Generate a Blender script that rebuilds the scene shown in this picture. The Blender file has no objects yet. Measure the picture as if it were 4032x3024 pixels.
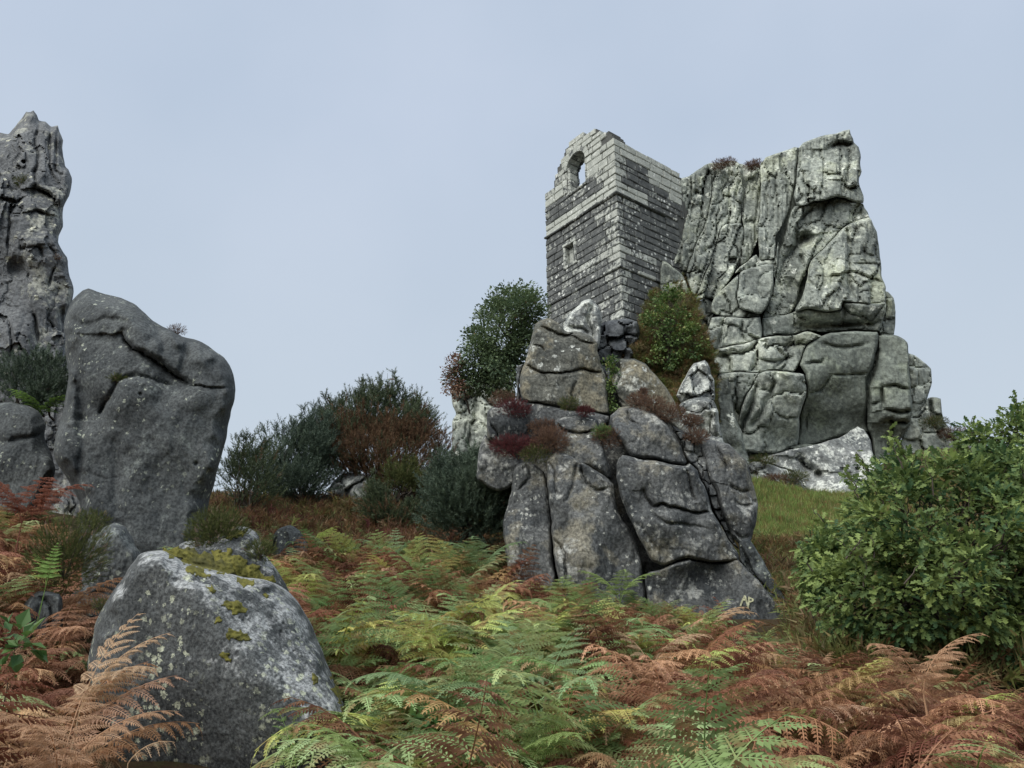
import bpy, math, random
import numpy as np

rng = np.random.default_rng(7)
random.seed(7)
scene = bpy.context.scene
COL = scene.collection

# ------------------------------------------------------------------ camera, sky, sun, exposure
FPX, PITCH = 3028.0, math.radians(20.0)          # focal length in pixels of a 4032 wide picture
CAM = np.array([0.0, 0.0, 1.6])
cam_data = bpy.data.cameras.new('camera')
cam_data.sensor_width = 36.0
cam_data.lens = 36.0 * FPX / 4032.0
cam_data.clip_end = 3000.0
cam = bpy.data.objects.new('camera', cam_data)
cam.location = CAM
cam.rotation_euler = (math.radians(90) + PITCH, 0, 0)
COL.objects.link(cam)
scene.camera = cam

SUN_EL, SUN_AZ = math.radians(48), math.radians(-138)     # azimuth from +Y towards +X: behind the camera, to the left
world = bpy.data.worlds.new('World')
scene.world = world
world.use_nodes = True
wn, wl = world.node_tree.nodes, world.node_tree.links
wn.clear()
w_out = wn.new('ShaderNodeOutputWorld')
w_mix = wn.new('ShaderNodeMixShader')
w_mix.inputs[0].default_value = 0.95
w_sky = wn.new('ShaderNodeTexSky')
w_sky.sky_type = 'NISHITA'
w_sky.sun_disc = False
w_sky.sun_elevation = SUN_EL
w_sky.sun_rotation = SUN_AZ
w_b1 = wn.new('ShaderNodeBackground'); w_b1.inputs[1].default_value = 0.1
w_b2 = wn.new('ShaderNodeBackground'); w_b2.inputs[1].default_value = 1.0
w_tc = wn.new('ShaderNodeTexCoord')
w_noise = wn.new('ShaderNodeTexNoise')
w_noise.inputs['Scale'].default_value = 2.2
w_noise.inputs['Detail'].default_value = 4.0
w_noise.inputs['Roughness'].default_value = 0.5
w_ramp = wn.new('ShaderNodeValToRGB')
w_ramp.color_ramp.elements[0].position = 0.3
w_ramp.color_ramp.elements[0].color = (0.484, 0.582, 0.720, 1)
w_ramp.color_ramp.elements[1].position = 0.7
w_ramp.color_ramp.elements[1].color = (0.574, 0.658, 0.795, 1)
wl.new(w_tc.outputs['Generated'], w_noise.inputs['Vector'])
wl.new(w_noise.outputs[0], w_ramp.inputs[0])
w_sep = wn.new('ShaderNodeSeparateXYZ'); wl.new(w_tc.outputs['Generated'], w_sep.inputs[0])
w_mr = wn.new('ShaderNodeMapRange'); w_mr.inputs[1].default_value = 0.05; w_mr.inputs[2].default_value = 0.62
wl.new(w_sep.outputs[2], w_mr.inputs[0])
w_mx = wn.new('ShaderNodeMix'); w_mx.data_type = 'RGBA'
w_mx.inputs[6].default_value = (0.605, 0.688, 0.755, 1)
wl.new(w_mr.outputs[0], w_mx.inputs[0]); wl.new(w_ramp.outputs[0], w_mx.inputs[7])
wl.new(w_mx.outputs[2], w_b2.inputs[0])
wl.new(w_sky.outputs[0], w_b1.inputs[0])
wl.new(w_b1.outputs[0], w_mix.inputs[1])
wl.new(w_b2.outputs[0], w_mix.inputs[2])
wl.new(w_mix.outputs[0], w_out.inputs[0])

sun_data = bpy.data.lights.new('sun', 'SUN')
sun_data.energy = 3.8
sun_data.angle = math.radians(70)
sun_data.color = (1.0, 0.965, 0.90)
sun = bpy.data.objects.new('sun', sun_data)
sun.rotation_euler = (math.radians(90) - SUN_EL, 0, -SUN_AZ + math.pi)
COL.objects.link(sun)

vs = scene.view_settings
vs.view_transform = 'Standard'
vs.look = 'None'
vs.exposure = 0.0
vs.gamma = 1.0
vs.use_curve_mapping = False
scene.cycles.max_bounces = 5
scene.cycles.diffuse_bounces = 3
scene.cycles.transparent_max_bounces = 4

# ------------------------------------------------------------------ helpers
CP, SP = math.cos(PITCH), math.sin(PITCH)

def pt(u, v, D):
    """world points from sighted directions (u, v) and their real distance D along the ground (+Y)"""
    u, v, D = np.broadcast_arrays(np.asarray(u, float), np.asarray(v, float), np.asarray(D, float))
    x = (u - 2016) / FPX
    y = -(v - 1512) / FPX
    dy = CP - y * SP
    dz = SP + y * CP
    k = D / dy
    return np.stack([x * k, D, CAM[2] + dz * k], -1)

def proj(P):
    P = np.asarray(P, float) - CAM
    f = P[..., 1] * CP + P[..., 2] * SP
    up = -P[..., 1] * SP + P[..., 2] * CP
    return 2016 + FPX * P[..., 0] / f, 1512 - FPX * up / f

def mesh_np(name, V, faces, mat=None, parent=None, smooth=True, link=True, attr=None):
    """faces: list of int arrays (n,3) or (n,4); attr: {name: per-vertex float array}"""
    V = np.asarray(V, np.float32)
    me = bpy.data.meshes.new(name)
    me.vertices.add(len(V))
    me.vertices.foreach_set('co', V.ravel())
    faces = [np.asarray(f, np.int32) for f in faces if len(f)]
    loops = np.concatenate([f.ravel() for f in faces])
    tot = np.concatenate([np.full(len(f), f.shape[1], np.int32) for f in faces])
    start = np.concatenate([[0], np.cumsum(tot)[:-1]]).astype(np.int32)
    me.loops.add(len(loops))
    me.loops.foreach_set('vertex_index', loops)
    me.polygons.add(len(tot))
    me.polygons.foreach_set('loop_start', start)
    me.polygons.foreach_set('loop_total', tot)
    me.polygons.foreach_set('use_smooth', np.full(len(tot), smooth))
    if attr:
        for k, a in attr.items():
            at = me.attributes.new(k, 'FLOAT', 'POINT')
            at.data.foreach_set('value', np.asarray(a, np.float32))
    me.update(calc_edges=True)
    me.validate()
    if mat: me.materials.append(mat)
    ob = bpy.data.objects.new(name, me)
    if link: COL.objects.link(ob)
    if parent: ob.parent = parent
    return ob

def empty(name, loc=(0, 0, 0), rz=0.0):
    o = bpy.data.objects.new(name, None)
    o.location = loc
    o.rotation_euler = (0, 0, rz)
    o.empty_display_size = 0.3
    COL.objects.link(o)
    return o

def adopt(child, parent):
    """parent a mesh built in world coordinates without moving it (parents here are unrotated)"""
    child.parent = parent
    child.location = tuple(-np.array(parent.location))
    return child

def tag(o, label=None, cat=None, group=None, kind=None):
    if label: o['label'] = label
    if cat: o['category'] = cat
    if group: o['group'] = group
    if kind: o['kind'] = kind
    return o

def _hash(ix, iy, iz, seed):
    h = (ix * 374761393 + iy * 668265263 + iz * 2147483647 + seed * 1274126177) & 0xffffffff
    h = ((h ^ (h >> 13)) * 1274126177) & 0xffffffff
    h = ((h ^ (h >> 16)) * 2246822519) & 0xffffffff
    return ((h ^ (h >> 15)) & 0xffff) / 65535.0

def vnoise(P, seed=0):
    P = np.asarray(P, float)
    i = np.floor(P).astype(np.int64)
    f = P - i
    f = f * f * f * (f * (f * 6 - 15) + 10)
    r = 0
    for dx in (0, 1):
        wx = f[..., 0] if dx else 1 - f[..., 0]
        for dy in (0, 1):
            wy = f[..., 1] if dy else 1 - f[..., 1]
            for dz in (0, 1):
                wz = f[..., 2] if dz else 1 - f[..., 2]
                r = r + wx * wy * wz * _hash(i[..., 0] + dx, i[..., 1] + dy, i[..., 2] + dz, seed)
    return r * 2 - 1

def fbm(P, oct=4, seed=0, rough=0.5):
    P = np.asarray(P, float)
    a, r = 1.0, 0
    for k in range(oct):
        r = r + a * vnoise(P + k * 17.31, seed + k)
        P = P * 2.03
        a *= rough
    return r

def worley(x, y, seed=0):
    """F1, F2 and a random value of the nearest cell in the plane"""
    ix, iy = np.floor(x).astype(np.int64), np.floor(y).astype(np.int64)
    f1 = np.full(x.shape, 9.0); f2 = np.full(x.shape, 9.0); cid = np.zeros(x.shape)
    gx = np.zeros(x.shape); gy = np.zeros(x.shape)
    for dx in (-1, 0, 1):
        for dy in (-1, 0, 1):
            cx, cy = ix + dx, iy + dy
            px = cx + 0.15 + 0.7 * _hash(cx, cy, cx * 0, seed)
            py = cy + 0.15 + 0.7 * _hash(cx, cy, cx * 0 + 1, seed)
            d = np.hypot(x - px, y - py)
            c = _hash(cx, cy, cx * 0 + 2, seed)
            near = d < f1
            f2 = np.where(near, f1, np.minimum(f2, d))
            cid = np.where(near, c, cid)
            gx = np.where(near, x - px, gx); gy = np.where(near, y - py, gy)
            f1 = np.where(near, d, f1)
    return f1, f2, cid, gx, gy

def catmull(poly, step, closed=True):
    P = np.asarray(poly, float)
    n = len(P)
    out = []
    rngi = range(n) if closed else range(n - 1)
    for i in rngi:
        if closed:
            p0, p1, p2, p3 = P[(i - 1) % n], P[i], P[(i + 1) % n], P[(i + 2) % n]
        else:
            p0, p1, p2, p3 = P[max(i - 1, 0)], P[i], P[i + 1], P[min(i + 2, n - 1)]
        k = max(1, int(np.hypot(*(p2 - p1)) / step))
        for j in range(k):
            t = j / k
            c = 0.5 * ((2 * p1) + (-p0 + p2) * t + (2 * p0 - 5 * p1 + 4 * p2 - p3) * t * t + (-p0 + 3 * p1 - 3 * p2 + p3) * t ** 3)
            l = p1 + (p2 - p1) * t
            out.append(0.5 * c + 0.5 * l)
    if not closed: out.append(P[-1])
    return np.array(out)

def seg_dist(X, Y, P, closed=True):
    """distance to a polyline and the closest point"""
    A = P if closed else P[:-1]
    B = np.roll(P, -1, 0) if closed else P[1:]
    best = np.full(X.shape, 1e18); bx = np.zeros(X.shape); by = np.zeros(X.shape)
    for (ax, ay), (cx, cy) in zip(A, B):
        dx, dy = cx - ax, cy - ay
        L = dx * dx + dy * dy + 1e-9
        t = np.clip(((X - ax) * dx + (Y - ay) * dy) / L, 0, 1)
        qx, qy = ax + t * dx, ay + t * dy
        d = (X - qx) ** 2 + (Y - qy) ** 2
        m = d < best
        best = np.where(m, d, best); bx = np.where(m, qx, bx); by = np.where(m, qy, by)
    return np.sqrt(best), bx, by

def inside(X, Y, P):
    r = np.zeros(X.shape, bool)
    A, B = P, np.roll(P, -1, 0)
    for (ax, ay), (bx, by) in zip(A, B):
        c = (ay > Y) != (by > Y)
        r ^= c & (X < (bx - ax) * (Y - ay) / (by - ay + 1e-12) + ax)
    return r

def crop(pts, o):
    ox, oy, s = o
    return [(ox + x * s, oy + y * s) + tuple(r) for x, y, *r in pts]

C1 = (2050, 450, .5425); C2 = (2550, 450, .904); C3 = (1850, 1150, .7836); C4 = (0, 400, .663)
C5 = (0, 1400, .979); C6 = (850, 1100, .7233); C7 = (2900, 1500, .7834)

SURF = {}      # front surface samplers of the rocks, so that moss, heather and paint can sit on them

class Surf:
    def __init__(s, u0, v0, step, D, ok):
        s.u0, s.v0, s.step, s.D, s.ok = u0, v0, step, D, ok
    def __call__(s, u, v):
        x = np.clip((np.asarray(u, float) - s.u0) / s.step, 0, s.D.shape[1] - 1.001)
        y = np.clip((np.asarray(v, float) - s.v0) / s.step, 0, s.D.shape[0] - 1.001)
        i, j = x.astype(int), y.astype(int)
        a, b = x - i, y - j
        D = s.D
        return D[j, i] * (1 - a) * (1 - b) + D[j, i + 1] * a * (1 - b) + D[j + 1, i] * (1 - a) * b + D[j + 1, i + 1] * a * b

def rock(name, poly, D, mat, parent=None, step=6.0, R=40, dep=0.25, thick=1.5, ctrl=(), g=(0, 0), cracks=(), n1=0.12, s1=0.9,
         n2=0.03, s2=4.0, flute=None, facet=None, jit=5.0, key=None, seed=0, backR=2.2, pits=(), aniso=1.0, flat=True, fn=None):
    """One rock: an outline with a rounded, jointed front, a bulging back and real thickness."""
    P = catmull(poly, 14)
    Pj = np.stack([P[:, 0] / 60, P[:, 1] / 60, np.zeros(len(P))], -1)
    P = P + jit * np.stack([fbm(Pj, 3, 91), fbm(Pj, 3, 137)], -1)
    u0, v0 = P.min(0) - step * 1.5
    nu = int((P[:, 0].max() - u0) / step) + 3
    nv = int((P[:, 1].max() - v0) / step) + 3
    U, Vv = np.meshgrid(u0 + np.arange(nu) * step, v0 + np.arange(nv) * step)
    d, bx, by = seg_dist(U, Vv, P)
    ins = inside(U, Vv, P)
    sd = np.where(ins, d, 0.0)
    # wobble for joints
    W = np.stack([U / 70, Vv / 70, np.full(U.shape, seed * 3.1)], -1)
    wu, wv = fbm(W, 3, 5), fbm(W, 3, 11)
    base = np.full(U.shape, float(D))
    uc, vc = P.mean(0)
    base = base + g[0] * (U - uc) / 100 + g[1] * (Vv - vc) / 100
    if len(ctrl):
        num = 0; den = 0
        for (cu, cv, cd) in ctrl:
            w = 1 / ((U - cu) ** 2 + (Vv - cv) ** 2 + 5000.0) ** 1.5
            num = num + w * cd; den = den + w
        base = base + num / den
    if fn is not None: base = base + fn(U, Vv)
    rough = 0.72 + 0.5 * fbm(W * 0.8 + 9, 2, 23)
    Rl = R * np.clip(rough, 0.35, 1.4)
    t = np.clip(sd / Rl, 0, 1)
    prof = 1 - np.sqrt(np.clip(1 - (1 - t) ** 2, 0, 1))
    rel = dep * prof
    for c in cracks:
        pts, wd, dp = c[0], c[1], c[2]
        lip = c[3] if len(c) > 3 else 0.0
        cl = catmull(pts, 16, closed=False)
        x, y = U + wu * 9, Vv + wv * 9
        dd, qx, qy = seg_dist(x, y, cl, closed=False)
        e = np.hypot(*(cl[0] - cl[-1])) * 0.12 + 20
        tip = np.minimum(np.hypot(x - cl[0, 0], y - cl[0, 1]), np.hypot(x - cl[-1, 0], y - cl[-1, 1]))
        fade = np.clip(tip / e + 0.25, 0, 1)
        rel = rel + dp * fade * (0.65 * np.exp(-(dd / wd) ** 2) + 0.35 * np.exp(-dd / (wd * 3.2)))
        if lip:      # (negative: the lower side stands proud)
            # the rock on the upper side of the joint stands proud of the rock below it
            side = np.sign(y - qy)
            rel = rel - lip * fade * np.exp(-dd / (wd * 7)) * (side < 0)
    for (pu, pv, pr, pd) in pits:
        rr = np.hypot((U - pu) / pr[0] + wu * .3, (Vv - pv) / pr[1] + wv * .3) if isinstance(pr, tuple) else np.hypot(U - pu, Vv - pv) / pr
        rel = rel + pd * np.clip(1.25 - rr, 0, 1) ** 0.8
    m = 1.0 - 0.4 * prof
    if flute:        # tall weathered ribs
        fu, fv, amp, groove, lean = flute
        x = (U - lean * (Vv - vc)) / fu + wu * 0.16
        y = Vv / fv + wv * 0.25
        f1, f2, cid, gx, gy = worley(x, y, seed + 3)
        e = np.clip((f2 - f1) / 0.22, 0, 1)
        cid2 = (cid * 7.31) % 1
        rel = rel + m * (amp * (cid - 0.5) + amp * 2.2 * gx * (cid2 - .5) + amp * .8 * gy * (cid - .5) + groove * (1 - e) ** 2)
        f1, f2, cid, gx, gy = worley(x * 2.3 + 5, y * 2.6, seed + 8)
        e = np.clip((f2 - f1) / 0.25, 0, 1)
        cid2 = (cid * 7.31) % 1
        rel = rel + m * (0.4 * amp * (cid - 0.5) + 0.9 * amp * gx * (cid2 - .5) + 0.35 * groove * (1 - e) ** 2)
    if facet:        # broken, blocky faces
        fs, amp, groove = facet
        x, y = U / fs + wu * 0.22, Vv / fs + wv * 0.22
        f1, f2, cid, gx, gy = worley(x, y, seed + 13)
        e = np.clip((f2 - f1) / 0.16, 0, 1)
        cid2 = (cid * 7.31) % 1
        rel = rel + m * (amp * (cid - 0.5) + amp * 1.2 * (gx * (cid - .5) * 2 + gy * (cid2 - .5) * 2) + groove * (1 - e) ** 2)
    Pw = pt(U, Vv, base)
    Pa = Pw * np.array([1, 1, aniso])
    rel = rel + m * (n1 * fbm(Pa / s1, 3, 31 + seed, 0.45))
    rel = rel + n2 * (1.6 * np.abs(fbm(Pw * s2 * np.array([1, 1, .55]), 4, 61 + seed, 0.55)) - .4)
    rid = 1 - np.abs(fbm(Pa * 1.4 / s1, 2, 77 + seed))
    rel = rel + m * n1 * 0.7 * np.clip(rid - 0.8, 0, 1)        # hairline seams
    front = base + rel
    edgeD = base + dep
    tb = np.clip(sd / (R * backR), 0, 1)
    back = edgeD + thick * np.sqrt(np.clip(1 - (1 - tb) ** 2, 0, 1)) + 0.02
    use = np.zeros(U.shape, bool)
    cell = ins[:-1, :-1] | ins[1:, :-1] | ins[:-1, 1:] | ins[1:, 1:]
    use[:-1, :-1] |= cell; use[1:, :-1] |= cell; use[:-1, 1:] |= cell; use[1:, 1:] |= cell
    edge = use & ~ins
    Ux = np.where(edge, bx, U); Vx = np.where(edge, by, Vv)
    idx = -np.ones(U.shape, int)
    idx[use] = np.arange(use.sum())
    VF = pt(Ux, Vx, np.where(edge, edgeD + (front - base - dep) * 0.5, front))[use]
    nF = len(VF)
    bidx = -np.ones(U.shape, int)
    bidx[ins] = nF + np.arange(ins.sum())
    bidx[edge] = idx[edge]
    VB = pt(U, Vv, np.maximum(back, front + 0.05))[ins]
    j, i = np.nonzero(cell)
    Q1 = np.stack([idx[j, i], idx[j + 1, i], idx[j + 1, i + 1], idx[j, i + 1]], -1)
    Q2 = np.stack([bidx[j, i], bidx[j, i + 1], bidx[j + 1, i + 1], bidx[j + 1, i]], -1)
    same = (Q1[:, [0, 3, 2, 1]] == Q2).all(1)
    ob = mesh_np(name, np.concatenate([VF, VB]), [Q1, Q2[~same]], mat, smooth=not flat)
    if parent: adopt(ob, parent)
    if key: SURF[key] = Surf(u0, v0, step, np.where(ins, front, edgeD), ins)
    return ob

# ------------------------------------------------------------------ materials
class NT:
    def __init__(s, name):
        s.m = bpy.data.materials.new(name)
        s.m.use_nodes = True
        s.t = s.m.node_tree
        s.t.nodes.clear()
        s.out = s.n('ShaderNodeOutputMaterial')
        s.b = s.n('ShaderNodeBsdfPrincipled')
        s.t.links.new(s.b.outputs[0], s.out.inputs[0])
    def n(s, typ, **kw):
        o = s.t.nodes.new(typ)
        for k, v in kw.items(): setattr(o, k, v)
        return o
    def l(s, a, b): s.t.links.new(a, b)
    def val(s, sock, v):
        if hasattr(v, 'is_output'): s.l(v, sock)
        elif v is not None: sock.default_value = v
    def pos(s, scale=(1, 1, 1), off=None):
        g = s.n('ShaderNodeNewGeometry')
        m = s.n('ShaderNodeMapping')
        m.inputs['Scale'].default_value = scale
        if off: m.inputs['Location'].default_value = off
        s.l(g.outputs['Position'], m.inputs['Vector'])
        return m.outputs[0]
    def noise(s, vec, scale, detail=5, rough=0.55, dist=0.0):
        o = s.n('ShaderNodeTexNoise')
        o.inputs['Scale'].default_value = scale; o.inputs['Detail'].default_value = detail
        o.inputs['Roughness'].default_value = rough; o.inputs['Distortion'].default_value = dist
        if vec is not None: s.l(vec, o.inputs['Vector'])
        return o.outputs[0]
    def voro(s, vec, scale, rnd=1.0):
        o = s.n('ShaderNodeTexVoronoi')
        o.inputs['Scale'].default_value = scale; o.inputs['Randomness'].default_value = rnd
        s.l(vec, o.inputs['Vector'])
        return o
    def ramp(s, fac, a, b, lo=0.0, hi=1.0):
        o = s.n('ShaderNodeMapRange')
        o.clamp = True
        s.l(fac, o.inputs[0])
        for i, v in zip((1, 2, 3, 4), (a, b, lo, hi)): s.val(o.inputs[i], v)
        return o.outputs[0]
    def mix(s, fac, a, b, blend='MIX'):
        o = s.n('ShaderNodeMix', data_type='RGBA', blend_type=blend)
        s.val(o.inputs[0], fac)
        for i, v in ((6, a), (7, b)):
            if hasattr(v, 'is_output'): s.l(v, o.inputs[i])
            else: o.inputs[i].default_value = (*v, 1)
        return o.outputs[2]
    def math(s, op, a, b=None):
        o = s.n('ShaderNodeMath', operation=op)
        s.val(o.inputs[0], a)
        if b is not None: s.val(o.inputs[1], b)
        return o.outputs[0]
    def bump(s, h, strength, dist, prev=None):
        o = s.n('ShaderNodeBump')
        o.inputs['Strength'].default_value = strength; o.inputs['Distance'].default_value = dist
        s.l(h, o.inputs['Height'])
        if prev: s.l(prev, o.inputs['Normal'])
        return o.outputs[0]
    def done(s, col, rough=0.9, normal=None, spec=0.25):
        if hasattr(col, 'is_output'): s.l(col, s.b.inputs['Base Color'])
        else: s.b.inputs['Base Color'].default_value = (*col, 1)
        s.val(s.b.inputs['Roughness'], rough)
        s.b.inputs['Specular IOR Level'].default_value = spec
        if normal: s.l(normal, s.b.inputs['Normal'])
        return s.m

def rock_mat(name, dark, mid, pale, pale_cut=0.55, sc=1.0, warm=None, warm_cut=0.56, spot=None, spot_sc=6.0, spot_r=0.22, stain=0.5,
             grain=60.0, grain_amt=0.35, bump=0.5, white_cut=0.66, pale_soft=0.06, up_pale=0.0):
    k = NT(name)
    p = k.pos()
    n1 = k.noise(p, 0.9 * sc, 7, 0.62)
    col = k.mix(k.ramp(n1, 0.36, 0.64), dark, mid)
    if warm:
        col = k.mix(k.ramp(k.noise(k.pos(off=(31, 7, 3)), 0.8 * sc, 8, 0.66), warm_cut, warm_cut + 0.09), col, warm)
    st = k.noise(k.pos((1.0, 1.0, 0.22), (5, 2, 9)), 1.5 * sc, 6, 0.6)
    col = k.mix(k.ramp(st, 0.5, 0.68, 0, stain), col, tuple(c * 0.45 for c in dark))
    # lichen crust: large ragged sheets broken up by a finer mask
    l1 = k.noise(k.pos(off=(3, 11, 5)), 1.3 * sc, 9, 0.68)
    l2 = k.noise(k.pos(off=(13, 1, 25)), 7.0 * sc, 5, 0.6)
    lm = k.math('ADD', k.math('MULTIPLY', l1, 0.72), k.math('MULTIPLY', l2, 0.28))
    if up_pale:  # upward faces paler: lichen, plus skylight on them put into the colour
        gz = k.n('ShaderNodeSeparateXYZ'); gg = k.n('ShaderNodeNewGeometry')
        k.l(gg.outputs['Normal'], gz.inputs[0])
        lm = k.math('ADD', lm, k.math('MULTIPLY', gz.outputs[2], up_pale))
    col = k.mix(k.ramp(lm, pale_cut, pale_cut + pale_soft, 0, 0.9), col, pale)
    if spot:
        wob = k.n('ShaderNodeVectorMath', operation='ADD')
        nz = k.n('ShaderNodeTexNoise'); nz.inputs['Scale'].default_value = spot_sc * 3
        k.l(p, nz.inputs['Vector'])
        sv = k.n('ShaderNodeVectorMath', operation='SCALE'); sv.inputs['Scale'].default_value = 1.1 / spot_sc
        k.l(nz.outputs['Color'], sv.inputs[0]); k.l(p, wob.inputs[0]); k.l(sv.outputs[0], wob.inputs[1])
        vo = k.voro(wob.outputs[0], spot_sc)
        sep = k.n('ShaderNodeSeparateColor'); k.l(vo.outputs['Color'], sep.inputs[0])
        r = k.ramp(sep.outputs[0], 0.45, 1.0, 0.0, spot_r * 1.8)
        gate = k.ramp(k.noise(k.pos(off=(7, 7, 1)), 0.8 * sc, 4), 0.43, 0.58)
        sm = k.math('MULTIPLY', k.ramp(k.math('SUBTRACT', r, vo.outputs['Distance']), 0.0, 0.06), gate)
        col = k.mix(sm, col, spot)
    gr = k.noise(p, grain, 5, 0.75)
    col = k.mix(grain_amt, col, k.mix(k.ramp(gr, 0.41, 0.59), (0.42, 0.42, 0.43), (1.62, 1.62, 1.59)), 'MULTIPLY')
    nb = k.noise(p, 5.0 * sc, 9, 0.66)
    nrm = k.bump(nb, bump, 0.035 / sc)
    nrm = k.bump(gr, bump * 0.6, 0.012, nrm)
    return k.done(col, 0.92, nrm, 0.2)

M = {}
M['crag'] = rock_mat('crag_granite', (0.155, 0.172, 0.158), (0.315, 0.34, 0.30), (0.53, 0.56, 0.48), 0.51, 0.45, warm=(0.37, 0.395, 0.305), warm_cut=0.54, spot=(0.60, 0.62, 0.55), spot_sc=3.0,
                     spot_r=0.24, stain=0.75, grain=7, grain_amt=0.55, bump=0.6, pale_soft=0.10)
M['crag_smooth'] = rock_mat('crag_green_granite', (0.13, 0.145, 0.128), (0.20, 0.222, 0.19), (0.33, 0.36, 0.30), 0.56, 0.7, stain=0.6, grain=8, warm=(0.235, 0.262, 0.205), warm_cut=.54,
                            grain_amt=0.5, bump=0.5, pale_soft=0.10)
M['white_rock'] = rock_mat('white_lichen_granite', (0.11, 0.12, 0.12), (0.27, 0.28, 0.27), (0.58, 0.60, 0.55), 0.505, 1.6, spot=(0.70, 0.71, 0.67), spot_sc=5,
                           spot_r=0.26, stain=0.35, grain=9, grain_amt=.5, bump=0.6)
M['dark_rock'] = rock_mat('wet_dark_granite', (0.060, 0.066, 0.074), (0.13, 0.14, 0.145), (0.34, 0.35, 0.34), 0.60, 1.2, stain=0.4, grain=9, grain_amt=.5, bump=0.6)
M['tor'] = rock_mat('tor_granite', (0.052, 0.057, 0.060), (0.132, 0.136, 0.134), (0.32, 0.325, 0.305), 0.54, 1.7, warm=(0.185, 0.175, 0.142), warm_cut=0.53,
                    spot=(0.36, 0.37, 0.34), spot_sc=15, spot_r=0.28, stain=0.6, grain=22, grain_amt=0.7, bump=0.7, pale_soft=0.07)
M['tor_warm'] = rock_mat('tor_olive_granite', (0.066, 0.070, 0.064), (0.145, 0.145, 0.123), (0.40, 0.41, 0.37), 0.555, 1.4, warm=(0.205, 0.188, 0.138), warm_cut=0.49,
                         spot=(0.56, 0.58, 0.54), spot_sc=7.0, spot_r=0.24, stain=0.5, grain=22, grain_amt=0.65, bump=0.7, pale_soft=0.05)
M['tall'] = rock_mat('pinnacle_granite', (0.092, 0.098, 0.104), (0.175, 0.182, 0.186), (0.34, 0.345, 0.30), 0.54, 1.1, spot=(0.45, 0.45, 0.36), spot_sc=7,
                     spot_r=0.22, stain=0.4, grain=18, grain_amt=0.6, bump=0.6)
M['stand'] = rock_mat('standing_granite', (0.048, 0.054, 0.057), (0.092, 0.100, 0.101), (0.19, 0.21, 0.20), 0.55, 1.8, spot=(0.34, 0.365, 0.30), spot_sc=16,
                      spot_r=0.24, stain=0.3, grain=30, grain_amt=0.7, bump=0.6, pale_soft=.1)
M['front'] = rock_mat('boulder_granite', (0.055, 0.060, 0.062), (0.105, 0.112, 0.113), (0.33, 0.34, 0.34), 0.575, 3.4, spot=(0.37, 0.39, 0.30), spot_sc=24,
                      spot_r=0.34, stain=0.3, grain=55, grain_amt=0.85, bump=0.7, up_pale=0.16, pale_soft=.10)
M['hidden'] = M['dark_rock']

def plain_mat(name, col, rough=0.85, nscale=8.0, amt=0.3, bump=0.0, spec=0.2):
    k = NT(name)
    n = k.noise(k.pos(), nscale, 6, 0.6)
    c = k.mix(k.ramp(n, 0.3, 0.7), tuple(x * (1 - amt) for x in col), tuple(min(1, x * (1 + amt)) for x in col))
    return k.done(c, rough, k.bump(n, bump, 0.03) if bump else None, spec)

def leaf_mat(name, a, b, c=None, trans=0.25, rough=0.6, spec=0.3, c_cut=0.9):
    """two leaf colours by a per-leaf random tint (mesh attribute), plus a rare third one"""
    k = NT(name)
    at = k.n('ShaderNodeAttribute', attribute_name='tint')
    col = k.mix(at.outputs['Fac'], a, b)
    if c: col = k.mix(k.ramp(at.outputs['Fac'], c_cut, c_cut + 0.02), col, c)
    k.done(col, rough, None, spec)
    tr = k.n('ShaderNodeBsdfTranslucent')
    k.l(col, tr.inputs[0])
    ms = k.n('ShaderNodeMixShader'); ms.inputs[0].default_value = trans
    k.l(k.b.outputs[0], ms.inputs[1]); k.l(tr.outputs[0], ms.inputs[2]); k.l(ms.outputs[0], k.out.inputs[0])
    return k.m

def inst_mat(name, trans=0.38, rough=0.65):
    """frond colour carried by each plant of the mass, shifted a little along the frond"""
    k = NT(name)
    at = k.n('ShaderNodeAttribute', attribute_name='tint', attribute_type='INSTANCER')
    sh = k.n('ShaderNodeAttribute', attribute_name='shade')
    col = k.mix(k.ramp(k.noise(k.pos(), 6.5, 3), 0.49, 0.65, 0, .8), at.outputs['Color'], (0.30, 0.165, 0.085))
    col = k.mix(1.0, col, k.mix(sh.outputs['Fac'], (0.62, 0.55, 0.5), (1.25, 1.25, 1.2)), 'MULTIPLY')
    k.done(col, rough, None, 0.2)
    tr = k.n('ShaderNodeBsdfTranslucent'); k.l(col, tr.inputs[0])
    ms = k.n('ShaderNodeMixShader'); ms.inputs[0].default_value = trans
    k.l(k.b.outputs[0], ms.inputs[1]); k.l(tr.outputs[0], ms.inputs[2]); k.l(ms.outputs[0], k.out.inputs[0])
    return k.m

M['bark'] = plain_mat('bark', (0.075, 0.062, 0.05), 0.9, 20, 0.4, 0.4)
M['dead_wood'] = plain_mat('dead_wood', (0.16, 0.13, 0.10), 0.9, 20, 0.4, 0.4)
M['moss'] = None
k = NT('moss')
_n = k.noise(k.pos(), 22, 6, 0.7); _n2 = k.noise(k.pos(), 5, 4, 0.6)
_c = k.mix(k.ramp(_n, 0.35, 0.65), (0.085, 0.085, 0.028), (0.27, 0.25, 0.065))
_c = k.mix(k.ramp(_n2, 0.5, 0.62), _c, (0.12, 0.115, 0.045))
M['moss'] = k.done(_c, 0.95, k.bump(k.noise(k.pos(), 120, 4, 0.7), 0.8, 0.02), 0.1)

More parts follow.
